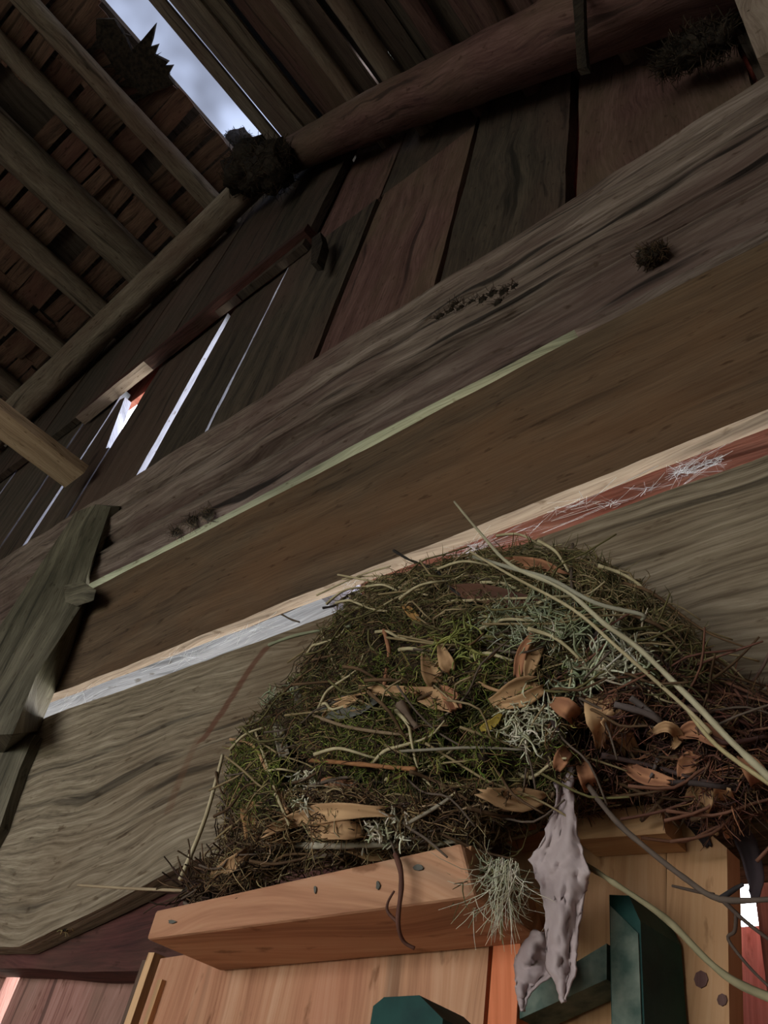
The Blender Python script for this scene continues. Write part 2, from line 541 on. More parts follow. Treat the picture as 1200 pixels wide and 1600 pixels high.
def strands(name, items, mat, parent=None, sides=4, uv=False):
    """items: (points, radius(es), colour) -> one mesh with a colour per strand"""
    bm = bmesh.new()
    cl = bm.loops.layers.float_color.new('Col')
    for pts, rad, col in items:
        c = (col[0], col[1], col[2], 1.0)
        tube_into(bm, None, pts, rad, sides, col=c, cl=cl, cap=False)
    me = bpy.data.meshes.new(name); bm.to_mesh(me); bm.free()
    return link(name, me, mat, parent)


def jit(c, a=0.15):
    k = 1 + random.uniform(-a, a)
    return tuple(max(0, lin(c)[i] * k * (1 + random.uniform(-a, a) * 0.3)) for i in range(3))


def smooth_path(P, n=4):
    """Catmull-Rom through the points"""
    out = []
    for i in range(len(P) - 1):
        a, b, c, d = P[max(i - 1, 0)], P[i], P[i + 1], P[min(i + 2, len(P) - 1)]
        for k in range(n):
            t = k / n
            out.append(0.5 * ((2 * b) + (c - a) * t + (2 * a - 5 * b + 4 * c - d) * t * t + (3 * b - a - 3 * c + d) * t ** 3))
    out.append(P[-1].copy())
    return out


def box(name, x0, x1, y0, y1, z0, z1, mat, parent=None, nu=1, nv=1, amp=0, edge=0, along='x', seed=0):
    if along == 'x':
        return board(name, [(x0, y0, z0), (x1, y0, z0), (x1, y0, z1), (x0, y0, z1)], (0, y1 - y0, 0), mat, parent, nu, nv, amp, edge, seed=seed)
    if along == 'z':
        return board(name, [(x0, y0, z0), (x0, y0, z1), (x1, y0, z1), (x1, y0, z0)], (0, y1 - y0, 0), mat, parent, nu, nv, amp, edge, seed=seed)
    return board(name, [(x0, y0, z0), (x0, y1, z0), (x0, y1, z1), (x0, y0, z1)], (x1 - x0, 0, 0), mat, parent, nu, nv, amp, edge, seed=seed)


# ================================================================== THE BARN
# ---- ground and floor
g = box('ground', -40, 30, -40, 40, -0.25, -0.13, M['ground']); setting(g, 'pale gravel yard outside the barn')
fl = box('floor', WEST - .1, EAST + .1, SOUTH - .1, 0.14, -0.12, 0.0, M['floor']); setting(fl, 'trodden earth floor of the barn')

APX, APZ = -1.93, 5.20
SL, SR = 0.391, 0.952                       # slopes of the two roof sides


def roofz(x):
    return APZ - SL * (APX - x) if x < APX else APZ - SR * (x - APX)


# ---- the wall in view: two wide planks, hewn beams, gable boards, outer red cladding
wall = setting(empty('wall_north', (-2, 0.05, 0)), 'gable wall of wide old planks, hewn beams and upright boards')


def Wp(o):
    o.parent = wall
    o.matrix_parent_inverse = wall.matrix_world.inverted() if False else Matrix.Translation(-Vector(wall.location))
    return o


# lowest wide plank, top edge at the slit
Wp(board('plank', [(-7, 0, 1.775), (0.55, 0, 1.785), (0.55, 0, 2.185), (-7, 0, 2.185)], (0, 0.03, 0), M['low'], None, 420, 14, 0.003, 0.0045, seed=2,
         lowf=lambda x: .085 * max(0, min(1, (x + 1.16) / .34)) - .05 * max(0, min(1, (x + .42) / .12))))
# middle plank: thick at its lower left, thin along the top
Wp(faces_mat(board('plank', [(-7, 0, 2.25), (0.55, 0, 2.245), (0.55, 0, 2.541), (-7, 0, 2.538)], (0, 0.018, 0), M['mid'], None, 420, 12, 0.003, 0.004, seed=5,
                   depth2=(0, 0.022, 0), top_depth=0.5), M['pale'], lambda n: n.z < -.7))  # underside paler: fresher cut wood, plus slit daylight put into its colour
Wp(board('batten', [(-2.3, 0.024, 2.252), (-.76, 0.026, 2.252), (-.76, 0.026, 2.33), (-2.3, 0.024, 2.33)], (0, 0.085, 0), M['edge'], None, 100, 3, 0.003, 0.004, seed=6))


def hewn(name, prof, x0, x1, nx, mat, seed, amp=0.009, edge=0.004):
    """a squared timber: profile (y, z) swept along x with axe-marks"""
    bm = bmesh.new(); uvl = bm.loops.layers.uv.new('UVMap')
    # densify the profile
    P = []
    for i in range(len(prof)):
        a, b = Vector(prof[i]), Vector(prof[(i + 1) % len(prof)])
        k = max(1, int((b - a).length / 0.022))
        for j in range(k):
            P.append(a.lerp(b, j / k))
    n = len(P)
    acc = [0]
    for i in range(n):
        acc.append(acc[-1] + (P[(i + 1) % n] - P[i]).length)
    cy = sum(p.x for p in P) / n; cz = sum(p.y for p in P) / n
    R = []
    for i in range(nx + 1):
        x = x0 + (x1 - x0) * i / nx
        ring = []
        for p in P:
            d = Vector((p.x - cy, p.y - cz)).normalized()
            h = amp * (noise.noise(Vector((x * 2.5, p.y * 22, seed))) + 0.7 * noise.noise(Vector((x * 9, p.y * 60, seed + 4))))
            h -= amp * 2.2 * max(0, noise.noise(Vector((x * 1.1, p.y * 34, seed + 9))) - 0.32) * 3
            wz = edge * (n1(x * 1.6, seed) + 0.5 * n1(x * 6, seed + 1))
            ring.append(bm.verts.new((x, p.x + d.x * h, p.y + d.y * h + wz)))
        R.append(ring)
    for i in range(nx):
        for k in range(n):
            k2 = (k + 1) % n
            f = bm.faces.new([R[i][k], R[i][k2], R[i + 1][k2], R[i + 1][k]])
            xa, xb = x0 + (x1 - x0) * i / nx, x0 + (x1 - x0) * (i + 1) / nx
            for l, u in zip(f.loops, [(xa, acc[k]), (xa, acc[k + 1]), (xb, acc[k + 1]), (xb, acc[k])]):
                l[uvl].uv = u
    for ring in (R[0], R[-1]):
        f = bm.faces.new(ring)
        for l in f.loops:
            l[uvl].uv = (l.vert.co.y, l.vert.co.z)
    bmesh.ops.recalc_face_normals(bm, faces=bm.faces)
    me = bpy.data.meshes.new(name); bm.to_mesh(me); bm.free()
    return link(name, me, mat)


Wp(faces_mat(hewn('beam', [(0.004, 2.575), (-0.004, 2.60), (-0.006, 2.66), (0.006, 2.698), (0.03, 2.717), (0.15, 2.717), (0.15, 2.568), (0.03, 2.566)], -7, 0.55, 420, M['beam'], 1.0, .006, .0012), M['under'], lambda n, c: n.z < -.3 and c.z < 2.59 and .006 < c.y < .1 and c.x < -.335))  # lower beam's underside: greenish daylight from the gap painted into its colour
Wp(hewn('beam', [(0.03, 2.721), (-0.004, 2.738), (-0.012, 2.80), (-0.006, 2.838), (0.020, 2.848), (-0.002, 2.858), (-0.010, 2.90), (0.004, 2.935), (-0.004, 2.985),
                 (0.012, 3.012), (0.05, 3.02), (0.15, 3.02), (0.15, 2.722)], -7, 0.55, 420, M['beam'], 3.0))

# upright gable boards below and above the rail; gaps as (x, half width)
GY, GT = 0.05, 0.034
NA, NB, NC = W(150, 652, GY), W(186, 688, GY), W(232, 588, GY)
NX = (NB.x + NC.x) / 2
seams = [(-5.9, .0005), (-5.5, .0005), (-5.1, .0005), (-4.7, .0005), (-4.3, .0005), (-3.9, .0005), (-3.52, .0005), (-3.16, .001), (-2.86, .0005), (-2.555, .015),
         (NX, .004), (-1.84, .025), (-1.515, .013), (-1.085, .010), (-0.70, .010), (-0.372, .012), (-0.02, .005), (0.40, .004)]
for i in range(len(seams) - 1):
    xa, xb = seams[i][0] + seams[i][1], seams[i + 1][0] - seams[i + 1][1]
    cap = 4.02 if xa < -.75 else 9
    tl_, tr2 = min(cap, roofz(xa) + .21), min(cap, roofz(xb) + .21)
    y = GY + random.uniform(-0.004, 0.004)
    tilt = random.uniform(-0.004, 0.004)
    if abs(seams[i][0] + 2.555) < .01:
        # the board with its upper right corner broken away
        pts = [(xa, 2.9), (xb, 2.9), (xb, NB.z), (xb - .03, NB.z + .012), (xa + .05, NA.z - .015), (xa, NA.z)]
        b = prism('gable_board', [(x, y, z) for x, z in pts], [(x, y + GT, z) for x, z in pts], M['gable'], None, (0, 0, 1))
    else:
        b = board('gable_board', [(xa, y, 2.9), (xa + tilt, y, tl_), (xb + tilt, y, tr2), (xb, y, 2.9)], (0, GT, 0),
                  M['redwood' if xa > -1.1 and i % 2 else 'gable'], None, 40, 4, 0.003, 0.004, seed=i + 0.5)
    if xb < -1.3:
        faces_mat(b, M['edge'], lambda n: abs(n.x) > .7)  # side faces paler: skylight in the gaps painted onto the board edges
    Wp(b)
xs = [-4.0, -3.62, -3.3, -2.92, -2.6, -2.21, -1.755, -1.40]
for i in range(len(xs) - 1):
    xa, xb = xs[i] + 0.004, xs[i + 1] - 0.004
    y = 0.012 + random.uniform(-0.004, 0.004)
    zl, zr = roofz(xa) + 0.25, roofz(xb) + 0.25
    z0 = 3.99
    if min(zl, zr) > z0 + .05:
        Wp(board('gable_board', [(xa, y, z0), (xa, y, zl), (xb, y, zr), (xb, y, z0)], (0, 0.03, 0), M['gable'], None, 30, 4, 0.003, 0.003, seed=i + 30.5))
for i, (xa, xb) in enumerate([(-1.40, -1.09), (-1.08, -.708)]):
    zl, zr = roofz(xa) + .21, roofz(xb) + .21
    if min(zl, zr) > 4.05:
        Wp(board('gable_board', [(xa, GY, 4.02), (xa, GY, zl), (xb, GY, zr), (xb, GY, 4.02)], (0, 0.03, 0), M['gable' if i else 'redwood'], None, 20, 4, .003, .002, seed=i + 50))
# rail that carries the boards: split and red on its face
Wp(faces_mat(board('rail', [(-2.78, -0.012, 3.905), (-1.39, -0.012, 4.035), (-1.39, -0.012, 4.085), (-2.78, -0.012, 3.955)], (0, 0.052, 0), M['maroon'], None, 60, 3, .006, .006, seed=71), M['pale'], lambda n, c: n.z < -.7 and c.x < -2.3))  # left underside paler: light through the broken board put into its colour
# outer cladding (outside face painted red)
for i in range(19):
    xa = -7 + i * 0.40
    top = roofz(xa) + .2
    topr = roofz(xa + .396) + .2
    if xa > -1.65:
        Wp(board('cladding_board', [(xa, .092, 2.66), (xa, .092, top), (xa + .396, .092, topr), (xa + .396, .092, 2.66)], (0, .025, 0), M['redpaint'], None, 12, 2, .003, .003, seed=i + 80))
    else:
        Wp(board('cladding_board', [(xa, .105, 4.0), (xa, .105, top), (xa + .398, .105, topr), (xa + .398, .105, 4.0)], (0, .025, 0), M['redpaint'], None, 12, 2, .003, .003, seed=i + 80))
# loose red weatherboard behind the slit, leaning outwards
Wp(board('weatherboard', [(-0.74, 0.115, 2.222), (-0.10, 0.10, 2.232), (-0.10, 0.05, 2.34), (-0.74, 0.06, 2.34)], (0.0, 0.02, 0.008), M['pinkred'], None, 40, 4, .004, .005, seed=101))
Wp(board('weatherboard', [(-0.095, 0.05, 2.20), (0.5, 0.05, 2.20), (0.5, 0.05, 2.35), (-0.095, 0.05, 2.35)], (0, .02, 0), M['pale'], None, 20, 4, .004, .004, seed=102))
Wp(board('weatherboard', [(-0.345, 0.034, 2.36), (0.5, 0.034, 2.36), (0.5, 0.034, 2.563), (-0.345, 0.034, 2.563)], (0, .012, 0), M['gable'], None, 10, 4, .002, .003, seed=103))
# foot of the wall: dark red sill beam and outer boards
Wp(hewn('sill_beam', [(0.034, 1.765), (0.032, 1.80), (0.034, 1.90), (0.08, 1.90), (0.08, 1.765)], -7, -0.262, 260, M['maroon'], 12.0, amp=.003))
GAA, GAB = W(6, 1530, .084).x, W(30, 1530, .084).x
GAPL, GAPR = W(1120, 1400, .084).x, W(1181, 1400, .084).x
cb = [(-7, -5.6), (-5.59, -4.2), (-4.19, -2.9), (-2.89, -2.0), (-1.99, -1.55), (-1.54, GAA), (GAB, -0.93), (-0.92, -0.66), (-0.65, -0.41), (-0.40, GAPL), (GAPR, 0.1), (0.11, .55)]
for i, (xa, xb) in enumerate(cb):
    top = 1.93
    Wp(board('cladding_board', [(xa, .084, -0.1), (xa, .084, top), (xb, .084, top), (xb, .084, -0.1)], (0, .024, 0),
             M['dustyred' if i != 10 else 'pinkred'], None, 30, 4, .003, .003, seed=i + 120))
RZ = W(1155, 1452, .125).z
Wp(board('cladding_board', [(GAPL - .06, .125, -0.1), (GAPL - .06, .125, RZ), (GAPR + .06, .125, RZ + .004), (GAPR + .06, .125, -0.1)], (0, .024, 0), M['pinkred'], None, 30, 4, .003, .003, seed=140))

# dark block standing in for a dark gap at the rail's right end
br_ = [W(487, 372, -.02), W(500, 362, -.02), W(504, 380, -.02), W(495, 410, -.02), W(486, 412, -.02)]
Wp(prism('dark_block', br_, [p + Vector((0, .03, 0)) for p in br_], M['dark'], None, (0, 0, 1)))
# ---- other walls of the barn (outside the picture, they keep the daylight out)
ws = setting(empty('wall_south', (0, SOUTH, 0)), 'barn wall with the open doorway')
for i in range(20):
    xa = WEST + i * (EAST - WEST) / 20
    xb = WEST + (i + 1) * (EAST - WEST) / 20 - 0.002
    z0 = 0
    xm = (xa + xb) / 2
    if DOOR[0] < xm < DOOR[1]:
        z0 = DOOR[3]
    o = board('plank', [(xa, SOUTH, z0), (xa, SOUTH, roofz(xa) + .1), (xb, SOUTH, roofz(xb) + .1), (xb, SOUTH, z0)], (0, -.03, 0), M['wallside'], None, 2, 1)
    o.parent = ws; o.matrix_parent_inverse = Matrix.Translation(-Vector(ws.location))
for nm, x, d, zt in (('wall_west', WEST, -.03, roofz(WEST) + .1), ('wall_east', EAST, .03, roofz(EAST) + .1)):
    wv_ = setting(empty(nm, (x, -2.3, 0)), 'plank side wall of the barn')
    for i in range(12):
        ya = SOUTH + i * (0.12 - SOUTH) / 12
        yb = SOUTH + (i + 1) * (0.12 - SOUTH) / 12 - 0.002
        o = board('plank', [(x, ya, 0), (x, ya, zt), (x, yb, zt), (x, yb, 0)], (d, 0, 0), M['wallside'], None, 2, 1)
        o.parent = wv_; o.matrix_parent_inverse = Matrix.Translation(-Vector(wv_.location))

# ---- roof
roof = setting(empty('ceiling', (APX, -2, APZ)), 'open underside of the roof with rafters, poles and shingles')


def Rp(o):
    o.parent = roof
    o.matrix_parent_inverse = Matrix.Translation(-Vector(roof.location))
    return o


RY = -0.09
Rp(log('rafter', (-7.0, RY, roofz(-7.0)), (-1.99, RY, roofz(-1.99) - 0.01), .085, .07, M['pole'], None, 60, 18, .14, 1.0, .02))
Rp(log('rafter', (-1.86, RY, roofz(-1.86) - 0.03), (0.55, RY, roofz(0.55)), .075, .085, M['redwood'], None, 50, 18, .16, 2.0, .02))
st_ = [W(892, -30, -.185), W(911, -30, -.185), W(913, 60, -.185), W(917, 104, -.185), W(902, 108, -.185), W(898, 40, -.185)]
Rp(prism('strap', st_, [p + Vector((0, .012, 0)) for p in st_], M['dark'], None, (0, 0, 1)))
# second pair out of sight near the door
Rp(log('rafter', (-7.0, SOUTH + .3, roofz(-7.0)), (-1.99, SOUTH + .3, roofz(-1.99)), .085, .07, M['pole'], None, 12, 10, .1, 3.0))
Rp(log('rafter', (-1.86, SOUTH + .3, roofz(-1.86)), (0.55, SOUTH + .3, roofz(0.55)), .075, .085, M['pole'], None, 12, 10, .1, 4.0))


def pole(x, r, mat, seed, off=.075, flat=1.0, y1=0.1):
    z = roofz(x) + off + r * .9
    Rp(log('pole', (x, SOUTH, z), (x, y1, z), r * 1.05, r, mat, None, 60, 14, .14, seed, .015))


for x, r, s in [(-3.43, .055, 11), (-3.12, .06, 12), (-2.835, .098, 13), (-2.52, .045, 14), (-2.325, .052, 15), (-3.78, .06, 16), (-4.15, .06, 17),
                (-4.6, .06, 18), (-5.1, .06, 19), (-5.7, .06, 20), (-6.4, .06, 21)]:
    pole(x, r, M['pole'], s)
for x, r, s, mt in [(-1.18, .026, 31, 'pole'), (-0.94, .035, 32, 'pole'), (-0.69, .03, 33, 'redwood'), (-0.49, .04, 34, 'redwood'), (-0.2, .05, 35, 'pole'), (.2, .05, 36, 'pole')]:
    pole(x, r, M[mt], s)


def rboard(name, xa, xb, off, th, mat, seed, ya=SOUTH, yb=.12, nu=40, nv=3, amp=.004, edge=.005):
    za, zb = roofz(xa) + off, roofz(xb) + off
    return Rp(board(name, [(xa, ya, za), (xa, yb, za), (xb, yb, zb), (xb, ya, zb)], (0, 0, th), mat, None, nu, nv, amp, edge, seed=seed))


# long boards of the right-hand side
rb = [(-1.95, -1.86, .13, 'pole'), (-1.80, -1.60, .10, 'pole'), (-1.63, -1.49, .125, 'pole'), (-1.47, -1.385, .17, 'redwood'), (-1.40, -1.215, .15, 'redwood'), (-1.20, -1.06, .16, 'gable'),
      (-0.915, -.80, .16, 'gable'), (-.80, -.60, .17, 'gable'), (-.60, -.35, .16, 'redwood'), (-.36, 0.0, .165, 'gable'), (0, .62, .16, 'gable')]
for i, (xa, xb, off, mt) in enumerate(rb):
    rboard('roof_board', xa, xb, off, .022, M[mt], i + 200)
# outer roof covering: right side whole (but for a short hole at the pole), left side up to the ridge slot
rboard('roof_deck', -1.89, -1.05, .23, .03, M['deck'], 220, SOUTH - .2, .3, 4, 1, 0, 0)
rboard('roof_deck', -1.052, -.918, .231, .03, M['deck'], 221, SOUTH - .2, -0.23, 4, 1, 0, 0)
rboard('roof_deck', -1.052, -.918, .231, .03, M['deck'], 222, -.17, .3, 4, 1, 0, 0)
rboard('roof_deck', -.92, .8, .23, .03, M['deck'], 223, SOUTH - .2, .3, 4, 1, 0, 0)
rboard('roof_deck', -7.3, -2.165, .275, .03, M['deck'], 224, SOUTH - .2, .3, 4, 1, 0, 0)
rboard('roof_deck', -2.17, -1.89, .275, .03, M['deck'], 225, SOUTH - .2, -1.5, 4, 1, 0, 0)
rboard('roof_deck', -2.17, -1.86, .275, .03, M['deck'], 226, -.06, .3, 4, 1, 0, 0)
# ragged dark edge of the shingles along the slot
# shingles of the left side, laid one by one
rnd = random.Random(3)
protos = []
for k in range(5):
    wl, wd = .30, .105
    o = board('shingle', [(0, 0, 0), (wl, 0, 0), (wl, wd, 0), (0, wd, 0)], (0, 0, .012), M['shingle'], None, 4, 2, .004, .004, seed=k + 300, ends=.01)
    protos.append(o.data)
    bpy.data.objects.remove(o)
ang = math.atan(SL)
rows = [-2.16, -2.37, -2.62, -2.87, -3.13, -3.39, -3.66, -3.94]
first = True
for ri, xr in enumerate(rows):
    y = -.01 - rnd.random() * .05
    k = 0
    while y > -2.2 and k < 30:
        wdt = rnd.uniform(.075, .15)
        if rnd.random() < .93:
            o = bpy.data.objects.new('shingle', rnd.choice(protos))
            COL.objects.link(o)
            o.scale = (1.0, wdt / .105 * .95, 1)
            xx = xr - .27 * 1.0 + rnd.uniform(-.02, .02)
            o.location = (xx, y - wdt, roofz(xx) + .215 + rnd.uniform(-.012, .012) + (.012 if k % 2 else 0))
            o.rotation_euler = (rnd.uniform(-.06, .06), -ang, rnd.uniform(-.06, .06))
            Rp(o)
        y -= wdt + rnd.uniform(0, .018)
        k += 1
# splintered shingle ends along the slot
for k, (u, v, du, dv, wpx) in enumerate([(205, 80, 38, -40, 12), (222, 92, 30, -10, 10), (238, 112, 28, -8, 9), (225, 72, 14, 4, 12), (215, 110, 42, -6, 14),
                                         (250, 128, 16, -14, 8), (180, 50, 24, 6, 16), (235, 130, 26, 0, 12)]):
    def RL(u, v, off=.2):
        r = ray(u, v)
        n = Vector((-SL, 0, 1)).normalized()
        t = n.dot(Vector((APX, 0, APZ + off)) - CAM) / n.dot(r)
        return CAM + r * t
    a, b, c = RL(u - wpx, v + wpx), RL(u + wpx, v - wpx * .3 + 8), RL(u + du, v + dv)
    up = Vector((0, 0, .014))
    a2, b2 = RL(u - wpx - 34, v + wpx + 14), RL(u + wpx - 34, v + 26)
    Rp(prism('shingle', [a2, a, c, b, b2], [a2 + up, a + up, c + up * .6, b + up, b2 + up], M['dark'], None, (1, 0, 0)))

jag = [(150, 30), (178, 30), (196, 58), (207, 84), (222, 62), (243, 37), (238, 62), (234, 74), (247, 70), (241, 86), (263, 97), (257, 104), (270, 103), (262, 118), (272, 132), (250, 140), (225, 150), (180, 110), (150, 60)]
jp = [RL(u, v, .19) for u, v in jag]
Rp(prism('shingle', jp, [p + Vector((0, 0, .02)) for p in jp], M['dark'], None, (1, 0, 0)))
# mottled translucent sheet added over the ridge slot to dim the sky
mt, n, b_ = new_mat('mottled_dimming_sheet')
N, L = n.nodes, n.links
out = [x for x in N if x.type == 'OUTPUT_MATERIAL'][0]
tcn = N.new('ShaderNodeTexCoord')
nz = N.new('ShaderNodeTexNoise'); nz.inputs['Scale'].default_value = 1.5; nz.inputs['Detail'].default_value = 3
L.new(tcn.outputs['Object'], nz.inputs['Vector'])
rr = N.new('ShaderNodeValToRGB')
rr.color_ramp.elements[0].position = .38; rr.color_ramp.elements[0].color = (.12, .122, .132, 1)
rr.color_ramp.elements[1].position = .62; rr.color_ramp.elements[1].color = (.285, .30, .335, 1)
L.new(nz.outputs['Fac'], rr.inputs[0])
tr = N.new('ShaderNodeBsdfTransparent')
L.new(rr.outputs[0], tr.inputs[0]); L.new(tr.outputs[0], out.inputs[0])
M['sheet'] = mt
sh = rboard('dimming_sheet_1', -2.22, -1.86, .325, .004, M['sheet'], 240, -1.55, -.02, 8, 2, .004, 0)
sh.parent = None
setting(sh, 'mottled translucent sheet added to dim the sky in the open slot beside the ridge')

# ================================================================== LOOSE TIMBERS ON THE WALL
# sawn joist end jutting in from the gable on the left
lath = board('joist', [(-2.325, SOUTH + .02, 3.245), (-2.325, 0.005, 3.255), (-2.212, 0.005, 3.268), (-2.212, SOUTH + .02, 3.258)], (0, 0, .035), M['lath'], None, 60, 3, .003, .003, seed=400)
tag(rebase(lath), 'pale sawn joist reaching out of the upright gable boards at the left edge', 'joist')

# grey weathered post nailed to the wall, with a bevelled foot lit by the slit
yf, yb = -0.026, 0.0
fr = [(118, 800), (150, 788), (173, 792), (136, 900), (128, 945), (57, 1055), (20, 1147), (-60, 1150), (-60, 1075), (0, 978), (52, 898)]
bk = [(118, 800), (150, 788), (188, 791), (141, 900), (134, 950), (110, 1022), (60, 1142), (-60, 1150), (-60, 1075), (0, 978), (52, 898)]
def yfv(v):
    return -.024 - .065 * max(0, min(1, (v - 930) / 215))


post = empty('wall_post', W(60, 1100, -.01))
pb = prism('upright', [W(u, v, yfv(v)) for u, v in fr], [W(u, v, -.002) if 1 < i < 7 else Vector((W(u, v, yfv(v)).x, -.002, W(u, v, yfv(v)).z)) for i, (u, v) in enumerate(bk)], M['grey'], None,
           (W(100, 900, 0) - W(20, 1100, 0)))
fr2 = [(-60, 1150), (20, 1148), (54, 1147), (30, 1203), (14, 1250), (0, 1292), (-60, 1400)]
pf = prism('foot', [W(u, v, -.02) for u, v in fr2], [W(u, v, -.02) + Vector((0, .018, 0)) for u, v in fr2], M['grey'], None, (W(100, 900, 0) - W(20, 1100, 0)))
kn = []
lump = [(100, 915), (128, 908), (150, 922), (146, 938), (120, 947), (102, 940)]
lk = prism('broken_knot', [W(u, v, -.04) for u, v in lump], [W(u, v, -.02) for u, v in lump], M['grey'])
for o in (pb, pf, lk):
    o.parent = post; o.matrix_parent_inverse = Matrix.Translation(-Vector(post.location))
tag(post, 'leaning grey-green weathered post nailed across the planks at the left', 'post')

# pale board end hanging in at the top right corner
q = [W(1183, 92, -.045), W(1215, 72, -.045), W(1215, -60, -.045), W(1125, -60, -.045)]
cb_ = prism('board_end', q, [p + Vector((.0, .03, 0)) for p in q], M['pale'], None, (0, 0, 1))
tag(rebase(cb_), 'pale grey board end against the red rafter in the upper right corner', 'board')

# ================================================================== CUPBOARD UNDER THE NEST
cup = empty('wooden_cupboard', (-.36, -.12, 0))


def Cp(o):
    o.parent = cup
    o.matrix_parent_inverse = Matrix.Translation(-Vector(cup.location))
    return o


def down(p, z=0.0):
    return Vector((p.x, p.y, z))


def upright(name, tl, tr_, y, th, mat, parentf, seed, nu=40, amp=.001, edge=.001, z0=0.0, flare=0.0):
    """vertical board whose top corners are seen at pixels tl, tr_ on plane y"""
    a, b = W(tl[0], tl[1], y), W(tr_[0], tr_[1], y)
    return parentf(board(name, [(a.x - flare, y, z0), (a.x, y, a.z), (b.x, y, b.z), (b.x, y, z0)], (0, th, 0), mat, None, nu, 4, amp, edge, seed=seed))


# front boards under the batten
xs_ = [250, 770]
for i in range(1):
    u0, u1 = xs_[i], xs_[i + 1]
    vt = lambda u: 1510 - (u - 250) * .158
    upright('front_panel', (u0 + .8, vt(u0) - 12), (u1 - .8, vt(u1) - 12), -.125, .014, M['pine'], Cp, 500 + i)
# batten across the front
fA, fB = W(228, 1468, -.2), W(742, 1400, -.2)
fC, fD = W(720, 1316, -.2), W(243, 1422, -.2)
dpt = Vector((0, .074, 0))
bt = prism('batten', [fA, fB, fC, fD], [p + dpt for p in (fA, fB, fC, fD)], M['pine'], None, (1, 0, 0))
bv = bt.modifiers.new('bevel', 'BEVEL'); bv.width = .0022; bv.segments = 2
Cp(bt)
# left rim strips
for i, (u, v, wpx, y) in enumerate([(232, 1488, 9, -.12), (246, 1530, 7, -.13)]):
    a, b = W(u, v, y), W(u + wpx, v, y)
    Cp(board('side_strip', [(a.x - .012, y, 0), (a.x, y, a.z), (b.x, y, b.z), (b.x - .012, y, 0)], (0, .06, 0), M['pine2'], None, 20, 2, .001, .001, seed=520 + i))
a, b = W(205, 1500, -.06), W(252, 1500, -.06)
Cp(board('side_board', [(a.x, -.06, 0), (a.x + .02, -.06, a.z), (b.x, -.06, b.z), (b.x, -.06, 0)], (0, .02, 0), M['redwood'], None, 20, 2, .002, .002, seed=524))
# orange corner post
a, b = W(772, 1462, -.128), W(814, 1462, -.128)
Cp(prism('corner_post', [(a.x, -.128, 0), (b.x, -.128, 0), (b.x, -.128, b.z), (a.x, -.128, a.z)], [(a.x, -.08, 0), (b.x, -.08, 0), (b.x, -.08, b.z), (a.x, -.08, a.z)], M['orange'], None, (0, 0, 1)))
# back right boards
for i, (u0, u1, v0, v1) in enumerate([(800, 902, 1285, 1268), (903, 1040, 1268, 1245), (1041, 1136, 1245, 1325)]):
    tl3, tr3, bl3, br3 = W(u0, v0, -.1), W(u1, v1, -.1), W(u0 - (12 if i == 0 else 0), 1600, -.1), W(u1 + 2, 1600, -.1)
    ext = lambda t, b: t + (b - t) * ((t.z) / (t.z - b.z) * .98)
    q0, q1 = ext(tl3, bl3), ext(tr3, br3)
    Cp(board('back_board', [q0, tl3, tr3, q1], (0, .018, 0), M['pine2'], None, 40, 4, .001, .001, seed=530 + i))
# batten of the back boards, upper edge lit, underside in shade
gA, gB, gC, gD = W(898, 1312, -.128), W(1040, 1302, -.128), W(1030, 1255, -.128), W(898, 1272, -.128)
bt2 = prism('back_batten', [gA, gB, gC, gD], [p + Vector((0, .027, 0)) for p in (gA, gB, gC, gD)], M['pine2'], None, (1, 0, 0))
Cp(bt2)
gA, gB, gC, gD = W(770, 1300, -.135), W(845, 1286, -.135), W(845, 1250, -.135), W(770, 1266, -.135)
Cp(prism('back_batten', [gA, gB, gC, gD], [p + Vector((0, .04, 0)) for p in (gA, gB, gC, gD)], M['pine'], None, (1, 0, 0)))
# knots of the boards, crumbs stuck to the batten
for i, (u, v, ru, rv, y) in enumerate([(1095, 1530, 11, 14, -.1), (1128, 1562, 8, 10, -.1)]):
    pts_ = [W(u + ru * math.cos(k_ * .785), v + rv * math.sin(k_ * .785), y - .0008) for k_ in range(8)]
    Cp(prism('knot', pts_, [p + Vector((0, .002, 0)) for p in pts_], M['redwood'], None, (0, 0, 1)))
for i, (u, v, ru, rv) in enumerate([(653, 1355, 8, 5), (590, 1383, 3, 7), (268, 1440, 6, 3), (492, 1390, 2, 6)]):
    pts_ = [W(u + ru * (1 + .3 * math.sin(k_ * 2.3 + i)) * math.cos(k_ * .785), v + rv * math.sin(k_ * .785), -.2012) for k_ in range(8)]
    Cp(prism('crumb', pts_, [p + Vector((0, .001, 0)) for p in pts_], M['mud'], None, (0, 0, 1)))
# shelf board that carries the nest
zt = fD.z
Cp(board('top_board', [(fD.x + .02, -.19, zt + .002), (fC.x, -.19, fC.z + .002), (fC.x, -.05, fC.z + .002), (fD.x + .02, -.05, zt + .002)], (0, 0, -.012), M['pine2'], None, 20, 4, .001, .001, seed=540))
tag(cup, 'tall orange pine cupboard with a batten across its top, under the nest', 'cupboard')

# green paling with slanted top against the cupboard
paling = empty('paling', (-.21, -.13, 0))


def Gp(o):
    o.parent = paling
    o.matrix_parent_inverse = Matrix.Translation(-Vector(paling.location))
    return o


